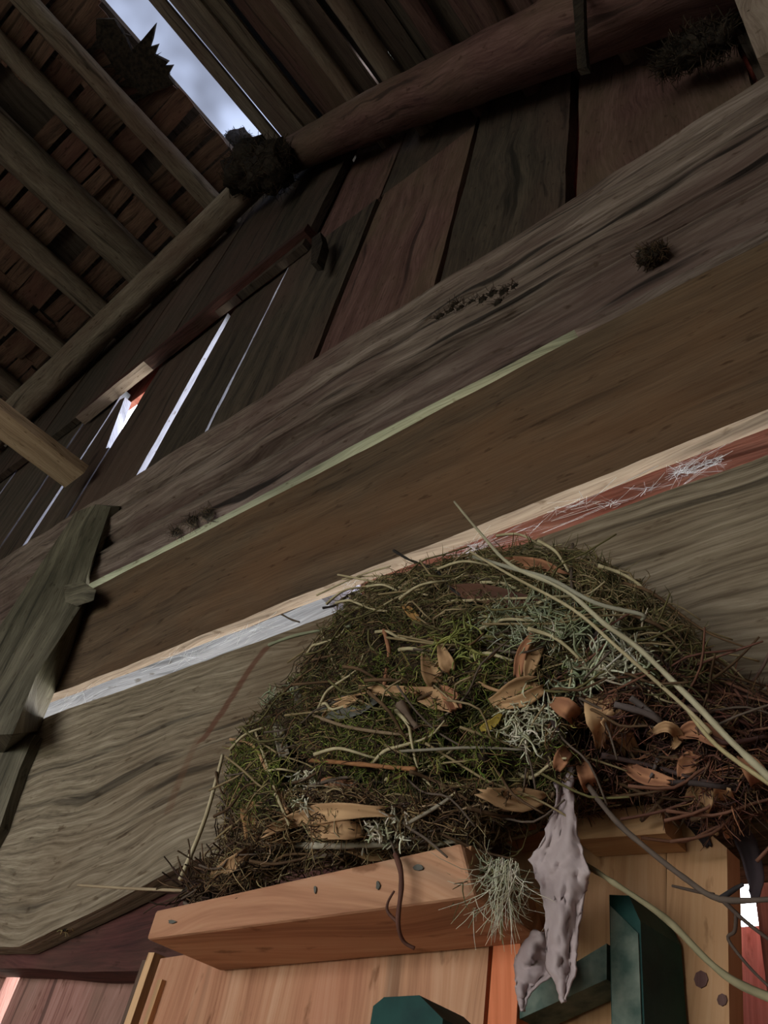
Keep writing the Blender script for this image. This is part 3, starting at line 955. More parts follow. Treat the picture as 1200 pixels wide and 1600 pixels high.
yF, yB = -.142, -.103
pA, pB, pC = W(952, 1398, yF), W(1003, 1404, yF), W(1003, 1450, yF)
x0, x1 = pA.x, W(1003, 1500, yF).x
ztop = pA.z
ring = [(x0, 0), (x1, 0), (x1, ztop - .014), (x1 - .006, ztop - .001), (x0, ztop)]
pg = prism('paling_board', [(x, yF, z) for x, z in ring], [(x + .004, yB, z) for x, z in ring], M['green'], None, (0, 0, 1))
Gp(pg)
wf = prism('worn_face', [(x0 + .001, yF - .0012, 0), (x1 - .001, yF - .0012, 0), (x1 - .001, yF - .0012, ztop - .02), (x0 + .001, yF - .0012, ztop - .006)],
           [(x0 + .001, yF, 0), (x1 - .001, yF, 0), (x1 - .001, yF, ztop - .02), (x0 + .001, yF, ztop - .006)], M['greengrey'], None, (0, 0, 1))
wf['label'] = 'worn grey-green face'
Gp(wf)
r1 = [W(812, 1556, -.128), W(948, 1474, -.128), W(948, 1530, -.128), W(812, 1592, -.128)]
Gp(prism('cross_rail', r1, [p + Vector((0, .024, 0)) for p in r1], M['greengrey'], None, (1, 0, .3)))
tag(paling, 'dark green paling with a chamfered top and a cross rail, right of the rag', 'paling')
yF, yB = -.235, -.20
ring = [(W(580, 1640, yF).x, 0), (W(692, 1640, yF).x, 0)]
tl, tm, trr = W(583, 1572, yF), W(600, 1558, yF), W(655, 1555, yF)
te = W(692, 1592, yF)
ring = [(tl.x, 0), (te.x, 0), (te.x, te.z), (trr.x, trr.z), (tm.x, tm.z), (tl.x, tl.z)]
pg2 = prism('paling', [(x, yF, z) for x, z in ring], [(x, yB, z) for x, z in ring], M['green'], None, (0, 0, 1))
tag(pg2, 'dark green paling top in front of the cupboard, below the front batten', 'paling')

# ================================================================== THE NEST
outline = [(352, 1185), (372, 1150), (404, 1112), (440, 1080), (470, 1035), (492, 1000), (520, 960), (540, 930), (585, 905), (640, 885), (700, 868), (760, 858),
           (820, 850), (870, 852), (925, 870), (985, 905), (1035, 945), (1080, 985), (1110, 1030), (1150, 1075), (1215, 1105), (1260, 1160), (1260, 1225), (1190, 1262),
           (1130, 1290), (1080, 1275), (1030, 1248), (960, 1250), (900, 1268), (840, 1275), (790, 1300), (720, 1322), (620, 1335), (520, 1352), (440, 1372),
           (372, 1388), (320, 1400), (318, 1372), (350, 1320), (348, 1250)]


def inside(u, v):
    c = False
    n = len(outline)
    for i in range(n):
        x1, y1 = outline[i]; x2, y2 = outline[(i + 1) % n]
        if (y1 > v) != (y2 > v) and u < (x2 - x1) * (v - y1) / (y2 - y1) + x1:
            c = not c
    return c


def edist(u, v):
    d = 1e9
    n = len(outline)
    for i in range(n):
        x1, y1 = outline[i]; x2, y2 = outline[(i + 1) % n]
        dx, dy = x2 - x1, y2 - y1
        t = max(0, min(1, ((u - x1) * dx + (v - y1) * dy) / (dx * dx + dy * dy)))
        d = min(d, math.hypot(u - x1 - t * dx, v - y1 - t * dy))
    return d


def ymid(u, v):
    t = max(0, min(1, (u - 760) / 340))
    lo = max(0, min(1, (v - 1150) / 200))
    return -.105 * (1 - t) - .085 * t - .04 * lo * (1 - t)


HOLLOW = [(520, 1226, 110, 20), (470, 1190, 40, 14), (905, 1150, 34, 34), (990, 1165, 50, 42), (630, 1010, 60, 22), (430, 1330, 60, 14), (760, 1215, 80, 16), (985, 1015, 70, 18), (640, 1228, 70, 14)]


def hollow(u, v):
    return max(0, max(1 - ((u - a) / c) ** 2 - ((v - b) / d) ** 2 for a, b, c, d in HOLLOW))


STEP = 11
bm = bmesh.new()
gv, gb = {}, {}
for iu in range(0, 90):
    for iv in range(0, 56):
        u, v = 306 + iu * STEP, 840 + iv * STEP
        if inside(u, v):
            d = edist(u, v)
            h = .085 * math.sqrt(max(0, 1 - (1 - min(1, d / 170)) ** 2))
            ns = noise.noise(Vector((u * .02, v * .02, 3))) * .016 + noise.noise(Vector((u * .06, v * .06, 8))) * .013
            ym = ymid(u, v)
            k = min(1, d / 40)
            gv[iu, iv] = bm.verts.new(W(u, v, ym - h - ns * k - .004 + .03 * min(.8, hollow(u, v))))
            gb[iu, iv] = bm.verts.new(W(u, v, min(-.004, ym + h * .9)))
for (iu, iv) in list(gv):
    q = [(iu, iv), (iu + 1, iv), (iu + 1, iv + 1), (iu, iv + 1)]
    if all(x in gv for x in q):
        bm.faces.new([gv[x] for x in q])
        bm.faces.new([gb[x] for x in q[::-1]])
vg = {}
for k_, v_ in gv.items():
    vg[v_] = gb[k_]
for e in [e for e in bm.edges if len(e.link_faces) == 1 and e.verts[0] in vg and e.verts[1] in vg]:
    a, b = e.verts
    try:
        bm.faces.new([b, a, vg[a], vg[b]])
    except ValueError:
        pass
for v_ in [v_ for v_ in bm.verts if not v_.link_faces]:
    bm.verts.remove(v_)
for v_ in bm.verts:
    if v_.co.x < fC.x + .005:
        f_ = max(0, min(1, (v_.co.x - fD.x) / (fC.x - fD.x)))
        v_.co.z = max(v_.co.z, fD.z + (fC.z - fD.z) * f_ + .004)
bmesh.ops.recalc_face_normals(bm, faces=bm.faces)
bm.normal_update()
bvh = BVHTree.FromBMesh(bm)
me = bpy.data.meshes.new('nest_core')
bm.to_mesh(me)
bm.free()
nest = empty('bird_nest', (-.42, -.12, 1.76))
NLOC = Vector(nest.location)


def Np(o):
    o.parent = nest
    o.matrix_parent_inverse = Matrix.Translation(-NLOC)
    return o


Np(link('nest_core', me, M['core'], None, True))
tag(nest, 'large untidy bird nest of moss, straw and bark on top of the cupboard', 'nest')


def on(u, v, lift=.004):
    """point on the nest's surface seen at this pixel, raised towards the room; off the nest: a plane by the nest's middle"""
    r = ray(u, v)
    hit = bvh.ray_cast(CAM, r)
    if hit[0] is None:
        return W(u, v, ymid(u, v) - lift)
    return hit[0] - r * lift


# palette
MOSS = [(112, 124, 52), (92, 104, 46), (136, 140, 68), (84, 86, 46), (146, 142, 78)]
BROWN = [(96, 72, 48), (78, 58, 42), (120, 92, 62), (62, 46, 36), (134, 110, 76)]
DRY = [(150, 132, 96), (134, 114, 80), (168, 150, 112), (118, 98, 68)]
OLIVE = [(106, 98, 60), (92, 84, 52), (122, 110, 72), (84, 80, 50)]
LICH = [(172, 178, 146), (154, 162, 128), (190, 192, 164), (144, 150, 112)]
WHITEL = [(204, 200, 172), (186, 184, 154), (214, 208, 184)]
REDB = [(110, 72, 58), (88, 58, 48), (130, 88, 66), (72, 50, 44)]


def strand_path(p, nrm, ln, seg, curl, flat=.75, dirv=None, rs=random):
    d = Vector((rs.gauss(0, 1), rs.gauss(0, 1), rs.gauss(0, 1))) if dirv is None else dirv + Vector((rs.gauss(0, .35), rs.gauss(0, .35), rs.gauss(0, .35)))
    d = d - nrm * d.dot(nrm) * flat
    if d.length < 1e-6:
        d = nrm.orthogonal()
    d.normalize()
    pts = [p.copy()]
    bend = Vector((rs.gauss(0, 1), rs.gauss(0, 1), rs.gauss(0, 1))) * curl
    st = ln / seg
    for _ in range(seg):
        d = (d + bend + Vector((rs.gauss(0, 1), rs.gauss(0, 1), rs.gauss(0, 1))) * curl * .5).normalized()
        pts.append(pts[-1] + d * st)
    return pts


def sample_surface(n, rs):
    """random (pixel) samples over the nest outline, hitting the front surface"""
    out = []
    while len(out) < n:
        u, v = rs.uniform(306, 1260), rs.uniform(845, 1402)
        if not inside(u, v):
            continue
        r = ray(u, v)
        h = bvh.ray_cast(CAM, r)
        if h[0] is None or (hollow(u, v) > .1 and rs.random() < .8):
            continue
        nn = h[1] if h[1].dot(r) < 0 else -h[1]
        out.append((u, v, h[0], nn))
    return out


def ell(u, v, cx, cy, rx, ry):
    return ((u - cx) / rx) ** 2 + ((v - cy) / ry) ** 2 < 1


def region(u, v, rs):
    if ell(u, v, 640, 1170, 170, 80) or ell(u, v, 405, 1215, 60, 70) or ell(u, v, 690, 1060, 120, 60):
        return rs.choice(MOSS if rs.random() < .8 else BROWN)
    if v < 960 + (u - 600) * .05 or ell(u, v, 930, 930, 200, 90):
        return rs.choice(OLIVE if rs.random() < .5 else DRY)
    if u > 900 and v > 1060:
        return rs.choice(REDB if rs.random() < .7 else BROWN)
    if v > 1240:
        return rs.choice(BROWN if rs.random() < .7 else DRY)
    x = rs.random()
    return rs.choice(OLIVE if x < .35 else (BROWN if x < .7 else MOSS))


def hug(p, nrm, ln, seg, curl, dirv, lift, rs):
    """a strand that follows the nest's surface"""
    d = dirv - nrm * dirv.dot(nrm)
    d.normalize()
    out = []
    st = ln / seg
    bend = rs.gauss(0, curl)
    q, nn = p.copy(), nrm
    for i in range(seg + 1):
        out.append(q + nn * (lift + .0015 * rs.random()))
        d = Matrix.Rotation(bend + rs.gauss(0, curl * .4), 3, nn) @ d
        t = q + d * st
        h = bvh.find_nearest(t)
        if h[0] is None:
            break
        nn2 = h[1] if h[1].dot(nn) > 0 else -h[1]
        q = h[0].lerp(t, .25)
        nn = nn.lerp(nn2, .5).normalized()
        d = (d - nn * d.dot(nn)).normalized()
    return out


rs = random.Random(11)
# --- moss: short curled shoots, beyond counting
items = []
for u, v, p, nn in sample_surface(26000, rs):
    c = region(u, v, rs)
    moss = c in MOSS
    ln = rs.uniform(.005, .013) if moss else rs.uniform(.008, .02)
    r = rs.uniform(.0003, .0005)
    items.append((strand_path(p + nn * rs.uniform(-.001, .005), nn, ln, 4, .42 if moss else .28, .6, rs=rs), [r, r, r * .9, r * .7, r * .4], jit(c, .35)))
ms = strands('moss', items, M['strand'], None, 3)
ms['kind'] = 'stuff'
Np(ms)
# --- rootlets and dry grass, longer, woven round the cup
items = []
for u, v, p, nn in sample_surface(3000, rs):
    c = region(u, v, rs)
    if c in MOSS:
        if rs.random() < .8:
            continue
        c = rs.choice(OLIVE)
    hor = Vector((1, rs.uniform(-.3, .3), rs.uniform(-.5, .5)))
    if u > 900 and v < 1000:
        hor = Vector((.8, 0, -.6 + rs.uniform(-.3, .3)))
    items.append((hug(p, nn, rs.uniform(.015, .06), 7, .10, hor * rs.choice((-1, 1)), rs.uniform(.001, .007), rs), rs.uniform(.0003, .00065), jit(c, .3)))
items = [i for i in items if len(i[0]) > 2]
rtl = strands('rootlets', items, M['strand'], None, 3)
rtl['kind'] = 'stuff'
Np(rtl)


def twig(name, pts, rad, cols, parentf=Np, sides=7, label=None, seg=5, knob=0.0, mat=None):
    P = smooth_path(pts, seg)
    n = len(P)
    if not hasattr(rad, '__len__'):
        rad = (rad, rad * .75)
    R = [rad[0] + (rad[1] - rad[0]) * i / (n - 1) for i in range(n)]
    if knob:
        R = [r * (1 + knob * noise.noise(p * 120)) for r, p in zip(R, P)]
    bm = bmesh.new()
    cl = bm.loops.layers.float_color.new('Col')
    tube_into(bm, None, P, R, sides, cap=True)
    c0 = [jit(c, .05) for c in cols]
    for f in bm.faces:
        for l in f.loops:
            k = noise.noise(l.vert.co * 140) * .5 + .5
            a = c0[0]; b = c0[-1]
            l[cl] = tuple(a[i] * (1 - k) + b[i] * k for i in range(3)) + (1,)
    bmesh.ops.recalc_face_normals(bm, faces=bm.faces)
    me = bpy.data.meshes.new(name); bm.to_mesh(me); bm.free()
    o = link(name, me, mat or M['strand'])
    if label:
        o['label'] = label
    if parentf:
        parentf(o)
    return o


def strip(name, pts, widths, cols, thick=.0012, curl=.16, parentf=Np, label=None, face=None, seg=4, seed=0):
    """a bark strip / dry leaf: curled ribbon with thickness; widths per control point"""
    P = smooth_path(pts, seg)
    n = len(P)
    Wd = []
    for i in range(n):
        t = i / (n - 1) * (len(widths) - 1)
        k = min(int(t), len(widths) - 2)
        Wd.append(widths[k] + (widths[k + 1] - widths[k]) * (t - k))
    bm = bmesh.new(); cl = bm.loops.layers.float_color.new('Col')
    NV = 7
    wm = max(Wd)
    if name == 'bark_strip':
        Wd = [max(w_, .5 * wm) for w_ in Wd]
    T, B = [], []
    for i, p in enumerate(P):
        t = (P[min(i + 1, n - 1)] - P[max(i - 1, 0)]).normalized()
        view = (face or (CAM - p)).normalized()
        tw = .5 * n1(i * .25, seed + 3)
        x = t.cross(view)
        if x.length < 1e-5:
            x = t.orthogonal()
        x.normalize()
        nn = x.cross(t).normalized()
        x, nn = x * math.cos(tw) + nn * math.sin(tw), nn * math.cos(tw) - x * math.sin(tw)
        ra, rb = [], []
        for j in range(NV):
            s = j / (NV - 1) * 2 - 1
            q = p + x * s * Wd[i] / 2 + nn * (curl * Wd[i] * (s * s - .5)) + nn * .0006 * noise.noise(Vector((i * .8, j * 2, seed)))
            if i in (0, n - 1):
                q = q + t * wm * (.9 if name == 'bark_strip' else .3) * noise.noise(Vector((j * 1.7, seed, i)))
            ra.append(bm.verts.new(q)); rb.append(bm.verts.new(q - nn * thick))
        T.append(ra); B.append(rb)
    for i in range(n - 1):
        for j in range(NV - 1):
            bm.faces.new([T[i][j], T[i + 1][j], T[i + 1][j + 1], T[i][j + 1]])
            bm.faces.new([B[i][j + 1], B[i + 1][j + 1], B[i + 1][j], B[i][j]])
        bm.faces.new([T[i][0], B[i][0], B[i + 1][0], T[i + 1][0]])
        bm.faces.new([T[i + 1][-1], B[i + 1][-1], B[i][-1], T[i][-1]])
    for e in (0, n - 1):
        for j in range(NV - 1):
            bm.faces.new([T[e][j], T[e][j + 1], B[e][j + 1], B[e][j]])
    c0 = [lin(c)[:3] for c in cols]
    lane = {}
    for i in range(n):
        for j in range(NV):
            k_ = min(1, max(0, .5 + .9 * noise.noise(Vector((j * 1.9 + seed, i * .3, seed * 2.2))) + .25 * noise.noise(Vector((j * 5, i * 1.4, seed)))))
            lane[T[i][j]] = k_; lane[B[i][j]] = k_
    for f in bm.faces:
        f.smooth = True
        for l in f.loops:
            k = lane[l.vert]
            l[cl] = tuple(c0[0][i] * (1 - k) + c0[-1][i] * k for i in range(3)) + (1,)
    bmesh.ops.recalc_face_normals(bm, faces=bm.faces)
    me = bpy.data.meshes.new(name); bm.to_mesh(me); bm.free()
    o = link(name, me, M['strand'])
    if label:
        o['label'] = label
    if parentf:
        parentf(o)
    return o


def px(*uv, lift=.008):
    return [on(u, v, lift) for u, v in uv]


PX = .00052          # metres per pixel at the nest
STRAW = [(200, 184, 146), (156, 138, 102)]
TWIG = [(110, 96, 82), (80, 66, 56)]
BARK = [(206, 166, 122), (152, 114, 80)]
RBARK = [(182, 128, 92), (128, 84, 62)]
GREYT = [(158, 148, 128), (118, 108, 92)]
GREENT = [(158, 160, 130), (112, 114, 90)]

# --- straws and stalks seen on the nest, one by one
for uv, r, c in [
    ([(700, 940), (780, 936), (845, 934)], 3.0, STRAW), ([(528, 898), (600, 912), (668, 930)], 3.0, STRAW), ([(495, 930), (560, 900), (610, 885)], 2.6, STRAW),
    ([(532, 968), (580, 935), (625, 905)], 2.6, STRAW), ([(535, 905), (590, 900), (650, 912)], 2.2, STRAW), ([(545, 930), (575, 950), (605, 955)], 3.4, STRAW),
    ([(700, 890), (755, 905), (800, 898)], 2.2, TWIG), ([(810, 900), (870, 935), (925, 965)], 2.2, STRAW), ([(735, 1060), (765, 1075), (790, 1082)], 3.2, BARK),
    ([(490, 1118), (540, 1135), (600, 1145), (640, 1148)], 3.6, [(150, 128, 100), (110, 88, 66)]), ([(600, 945), (640, 925), (690, 915)], 2.0, STRAW),
    ([(360, 1155), (395, 1165), (415, 1200), (450, 1270)], 3.8, BARK), ([(398, 1140), (412, 1180), (430, 1235), (452, 1290)], 3.0, STRAW),
    ([(415, 1205), (440, 1202), (476, 1210)], 2.2, STRAW), ([(430, 1240), (452, 1290)], 2.4, STRAW), ([(500, 980), (515, 1020), (525, 1045), (540, 1060)], 2.6, STRAW),
    ([(600, 1175), (660, 1172), (740, 1168), (820, 1172)], 2.6, GREYT), ([(640, 1285), (680, 1262), (705, 1245)], 3.2, GREYT), ([(640, 1290), (690, 1255), (712, 1238)], 2.2, STRAW),
    ([(745, 880), (800, 865), (860, 872), (920, 895)], 2.0, OLIVE[:2]), ([(810, 862), (880, 880), (940, 915), (975, 945)], 2.0, DRY[:2]), ([(640, 912), (560, 925), (520, 945)], 2.0, STRAW),
    ([(860, 890), (905, 920), (960, 985), (1000, 1010)], 2.0, DRY[:2]), ([(930, 870), (980, 910), (1010, 960), (1060, 990)], 1.7, BROWN[:2]),
    ([(1000, 905), (1005, 950), (998, 1000)], 2.0, DRY[:2]), ([(1080, 1010), (1120, 1040), (1162, 1070)], 2.4, STRAW), ([(960, 1020), (1020, 1085), (1065, 1100)], 1.8, STRAW),
    ([(905, 1030), (960, 1040), (1030, 1065)], 2.0, BROWN[:2]), ([(1090, 1080), (1130, 1090), (1180, 1100), (1230, 1120)], 2.4, DRY[:2]),
    ([(760, 1000), (800, 1010), (850, 1002), (890, 1010)], 1.6, TWIG), ([(560, 1060), (580, 1010), (605, 985)], 1.8, DRY[:2]), ([(520, 1095), (560, 1085), (600, 1080), (650, 1082)], 2.6, BARK),
]:
    name = 'straw' if c in (STRAW, BARK) else 'grass_stem'
    twig(name, px(*uv, lift=.014), (r * PX * .8, r * PX * .55), c, knob=.15)
# --- twigs
for uv, r, c, lab in [
    ([(420, 1008), (455, 995), (500, 985), (548, 978)], 5.0, GREENT, 'lichen-green twig'),
    ([(410, 1318), (460, 1320), (520, 1322), (590, 1320), (660, 1322), (720, 1312), (790, 1300)], 5.5, [(194, 186, 162), (96, 82, 68)], 'thick twig spotted with pale lichen'),
    ([(484, 1188), (540, 1192), (600, 1198), (650, 1202)], 4.6, [(170, 120, 78), (120, 80, 52)], 'smooth orange-brown twig'),
    ([(440, 960), (455, 968), (468, 972)], 3.0, TWIG, None),
    ([(615, 860), (640, 875), (680, 890), (700, 915), (740, 945)], 3.6, [(60, 54, 50), (38, 34, 32)], 'black twig'),
    ([(505, 950), (525, 945), (545, 930), (565, 922)], 3.4, [(52, 44, 40), (36, 30, 28)], None),
    ([(895, 850), (893, 900), (898, 950), (904, 975)], 4.0, TWIG, None),
    ([(600, 985), (608, 1020), (602, 1060), (600, 1080)], 4.6, RBARK, None),
    ([(925, 1000), (945, 975), (960, 958)], 4.6, [(96, 84, 78), (64, 54, 50)], None),
    ([(960, 1100), (1030, 1125), (1032, 1170), (1018, 1215)], 4.6, [(110, 98, 92), (80, 68, 64)], 'grey forked twig'),
    ([(985, 1090), (1010, 1108), (1030, 1125)], 4.6, [(110, 98, 92), (80, 68, 64)], None),
    ([(625, 1100), (638, 1120), (652, 1138)], 9.0, [(124, 104, 86), (92, 74, 60)], 'short thick twig stub'),
    ([(770, 1015), (815, 1020), (850, 1010)], 2.4, TWIG, None),
    ([(700, 880), (690, 890), (660, 905)], 3.0, TWIG, None),
    ([(860, 1120), (880, 1150), (920, 1165), (950, 1160)], 3.6, [(70, 56, 52), (50, 40, 38)], None),
    ([(940, 1180), (1010, 1195), (1080, 1215), (1150, 1235)], 4.0, [(84, 66, 60), (58, 44, 42)], None),
    ([(1000, 1230), (1060, 1222), (1130, 1230), (1215, 1240)], 4.4, [(74, 62, 58), (50, 42, 40)], None),
    ([(1080, 1130), (1130, 1160), (1200, 1150)], 4.0, [(110, 78, 70), (80, 56, 52)], None),
    ([(1060, 1100), (1120, 1112), (1180, 1060), (1205, 1015)], 3.4, [(120, 96, 84), (84, 64, 56)], None),
    ([(700, 1290), (760, 1298), (820, 1285), (865, 1240)], 5.0, [(150, 124, 96), (108, 84, 64)], None),
    ([(730, 1262), (790, 1275), (850, 1270)], 3.0, BROWN[:2], None),
    ([(490, 1340), (560, 1330), (640, 1335), (700, 1325)], 3.4, TWIG, None),
    ([(390, 1345), (430, 1350), (480, 1340)], 3.0, BROWN[:2], None),
    ([(640, 1205), (690, 1225), (730, 1250)], 3.0, BROWN[:2], None),
]:
    twig('twig', px(*uv, lift=.016), (r * PX * .75, r * PX * .55), c, label=lab, knob=.35)
# --- bark strips and dry leaves
k = 0
for uv, wd, c, nm in [
    ([(665, 1005), (672, 1040), (680, 1070)], [4, 20, 26, 18], BARK, 'bark_strip'), ([(688, 1008), (695, 1030), (705, 1050)], [6, 14, 20, 10], BARK, 'bark_strip'),
    ([(832, 990), (815, 1020), (808, 1058)], [4, 10, 12, 8], RBARK, 'bark_strip'), ([(840, 1010), (830, 1035), (824, 1062)], [14, 16, 14, 6], BARK, 'bark_strip'),
    ([(768, 1098), (800, 1078), (842, 1064)], [4, 14, 22, 10], BARK, 'bark_strip'), ([(775, 1102), (815, 1095), (850, 1075)], [6, 12, 14, 8], BARK, 'bark_strip'),
    ([(560, 1078), (620, 1080), (670, 1088), (708, 1105)], [6, 12, 16, 26, 10], BARK, 'bark_strip'), ([(690, 1075), (705, 1090), (712, 1108)], [8, 20, 14], RBARK, 'bark_strip'),
    ([(935, 1085), (945, 1120), (962, 1160), (970, 1185)], [26, 38, 26, 6], BARK, 'dry_leaf'), ([(948, 1120), (975, 1150), (1000, 1185)], [16, 22, 14, 4], BARK, 'dry_leaf'),
    ([(925, 1090), (938, 1130), (935, 1170)], [14, 22, 16, 4], BARK, 'dry_leaf'), ([(1085, 1178), (1070, 1200), (1062, 1215)], [10, 18, 12, 4], RBARK, 'dry_leaf'),
    ([(1105, 1230), (1090, 1255), (1085, 1280)], [16, 26, 22, 8], BARK, 'dry_leaf'), ([(1128, 1232), (1135, 1265), (1140, 1310)], [14, 18, 14, 8], BARK, 'dry_leaf'),
    ([(1108, 1268), (1112, 1285), (1116, 1302)], [8, 12, 8], BARK, 'dry_leaf'), ([(385, 1258), (392, 1275), (394, 1306)], [18, 26, 22, 18], [(176, 132, 88), (130, 92, 60)], 'bark_strip'),
    ([(415, 1300), (470, 1278), (530, 1268), (600, 1268)], [8, 16, 22, 16, 6], BARK, 'bark_strip'), ([(500, 1220), (520, 1222), (555, 1230)], [2, 12, 14, 8], RBARK, 'dry_leaf'),
    ([(330, 1370), (370, 1345), (398, 1322)], [8, 18, 14, 6], BARK, 'bark_strip'), ([(780, 875), (830, 885), (880, 900)], [6, 22, 26, 10], RBARK, 'bark_strip'),
    ([(700, 920), (770, 930), (870, 955)], [8, 24, 22, 8], [(104, 70, 52), (70, 46, 38)], 'bark_strip'), ([(630, 945), (645, 960), (655, 972)], [6, 12, 12, 6], [(170, 130, 76), (140, 100, 56)], 'dry_leaf'),
    ([(860, 1095), (890, 1110), (910, 1135)], [6, 20, 18, 8], RBARK, 'bark_strip'), ([(505, 1120), (520, 1110), (556, 1090)], [4, 10, 14, 6], BARK, 'bark_strip'),
    ([(432, 1130), (438, 1155), (444, 1180)], [10, 16, 16, 14], GREYT, 'bark_strip'), ([(462, 1070), (466, 1092), (464, 1108)], [8, 11, 10], GREYT, 'bark_strip'),
    ([(750, 1140), (770, 1130), (783, 1115)], [4, 10, 8, 3], [(176, 152, 66), (150, 124, 54)], 'dry_leaf'), ([(480, 1300), (530, 1296), (570, 1300)], [8, 20, 20, 8], BARK, 'bark_strip'),
    ([(545, 1325), (580, 1332), (610, 1330)], [8, 18, 16], BARK, 'bark_strip'), ([(760, 1240), (800, 1250), (850, 1246)], [10, 20, 24, 10], BARK, 'bark_strip'),
    ([(905, 1180), (920, 1220), (935, 1250)], [8, 16, 18, 6], RBARK, 'bark_strip'), ([(970, 1185), (1000, 1210), (1050, 1222)], [6, 14, 16, 6], RBARK, 'bark_strip'),
    ([(1060, 1150), (1090, 1140), (1130, 1165)], [6, 16, 18, 8], RBARK, 'dry_leaf'), ([(1120, 1050), (1160, 1085), (1215, 1108)], [6, 16, 20, 8], STRAW, 'bark_strip'),
    ([(1160, 1180), (1185, 1215), (1200, 1260)], [8, 18, 18, 6], RBARK, 'bark_strip'), ([(1010, 1150), (1040, 1135), (1060, 1150), (1050, 1170)], [4, 10, 10, 4], BARK, 'dry_leaf'),
    ([(905, 1150), (880, 1180), (870, 1205)], [6, 14, 14, 5], RBARK, 'bark_strip'), ([(1140, 1275), (1165, 1315), (1180, 1370), (1178, 1400)], [12, 20, 16, 5], [(60, 48, 50), (44, 36, 38)], 'bark_strip'),
    ([(1060, 1255), (1090, 1290), (1105, 1320)], [10, 18, 14, 6], [(60, 48, 46), (44, 36, 36)], 'bark_strip'),
]:
    k += 1
    strip(nm, px(*uv, lift=.017), [x * PX * 1.1 for x in wd], c, seed=k)
# flat grey chip
chip = [(495, 1105), (515, 1092), (560, 1080), (588, 1085), (590, 1098), (565, 1115), (535, 1125), (505, 1122)]
fr_ = [on(u, v, .012) for u, v in chip]
cc = sum(fr_, Vector()) / len(fr_)
Np(prism('bark_chip', fr_, [p + ray(540, 1100) * .006 for p in fr_], M['mud']))['label'] = 'flat smooth grey chip'


# --- lichen tufts: branching pale threads
def lichen(cx, cy, rx, ry, n, cols, ln, rad, lift=.015, name='lichen_tuft', grav=0.0, lab=None, seed=1):
    r_ = random.Random(seed)
    its = []
    for _ in range(n):
        a, q = r_.uniform(0, 6.28), math.sqrt(r_.random())
        u, v = cx + rx * q * math.cos(a), cy + ry * q * math.sin(a)
        p = on(u, v, lift * r_.uniform(.4, 1.2))
        c = jit(r_.choice(cols), .2)
        nn = (CAM - p).normalized()
        l_ = ln * r_.uniform(.6, 1.3)
        path = strand_path(p, nn, l_, 6, .28, .6, Vector((0, 0, -grav)) if grav else None, rs=r_)
        its.append((path, [rad, rad, rad * .9, rad * .8, rad * .7, rad * .6, rad * .4], c))
        b = path[r_.randint(2, 4)]
        its.append((strand_path(b, nn, l_ * .45, 4, .3, .6, Vector((0, 0, -grav)) if grav else None, rs=r_), [rad * .8, rad * .7, rad * .6, rad * .5, rad * .3], c))
    o = strands(name, its, M['strand'], None, 4)
    o['kind'] = 'stuff'
    if lab:
        o['label'] = lab
    return Np(o)


lichen(830, 975, 75, 35, 260, LICH, .02, .00045, lab='pale green branching lichen', seed=1)
lichen(965, 1030, 42, 45, 150, WHITEL, .02, .0008, lab='whitish curled lichen', seed=2)
lichen(825, 1130, 45, 35, 150, WHITEL, .012, .0006, lab='whitish curled lichen', seed=3)
lichen(735, 1010, 40, 30, 60, [(150, 150, 84), (130, 134, 74)], .02, .0008, seed=4)
lichen(478, 1225, 16, 28, 60, WHITEL, .014, .0006, grav=.8, seed=5)
lichen(425, 1093, 12, 16, 26, LICH, .012, .0008, seed=6)
lichen(455, 1078, 12, 10, 18, LICH, .012, .0008, seed=7)
lichen(610, 1298, 38, 20, 70, WHITEL, .010, .0008, seed=8)
lichen(885, 1082, 22, 14, 36, LICH, .012, .0009, seed=9)
lichen(920, 985, 40, 20, 40, LICH, .016, .0008, seed=10)
lichen(1060, 1055, 40, 24, 50, OLIVE, .02, .0007, seed=11)
lichen(910, 1045, 22, 24, 40, LICH, .016, .0009, seed=12)
lichen(400, 1205, 40, 45, 90, MOSS, .014, .0006, seed=13)
lichen(788, 1352, 22, 14, 120, WHITEL, .034, .00026, grav=2.2, lab='hanging pale beard lichen', seed=14, lift=.05)
lichen(760, 1345, 24, 16, 50, GREENT + OLIVE, .03, .00045, grav=.8, seed=15, lift=.04)

# --- more twigs and straws of the tangle, copies with shared meshes
tp = []
for i in range(10):
    L_ = random.uniform(.05, .11)
    pts = [Vector((L_ * (j / 4 - .5), random.uniform(-.006, .006), random.uniform(-.006, .006))) for j in range(5)]
    c = [TWIG, STRAW, BROWN[:2], DRY[:2], REDB[:2], OLIVE[:2], TWIG, BROWN[1:3], REDB[1:3], DRY[2:]][i]
    o = twig('twig' if i in (0, 2, 4, 6, 7, 8) else 'straw', pts, (random.uniform(.0008, .0016), .0006), c, None, sides=5, seg=3)
    tp.append((o.name.split('.')[0], o.data)); bpy.data.objects.remove(o)
rs = random.Random(5)
for u, v, p, nn in sample_surface(190, rs):
    right = u > 880 and v > 1040
    low = v > 1230
    cand = [1, 3, 9, 1, 5] if v < 960 else [2, 4, 8, 0] if right else ([2, 7, 3, 0, 6] if low else [1, 3, 5, 7, 0, 9])
    nm, md = tp[rs.choice(cand)]
    o = bpy.data.objects.new(nm, md)
    COL.objects.link(o)
    d = Vector((1, rs.uniform(-.4, .4), rs.uniform(-.5, .5)))
    d = (d - nn * d.dot(nn) * .9).normalized()
    y_ = nn.cross(d).normalized(); z_ = d.cross(y_)
    mm = Matrix((d, y_, z_)).transposed().to_4x4()
    mm.translation = p + nn * rs.uniform(.004, .012) - NLOC
    o.parent = nest
    o.matrix_basis = mm

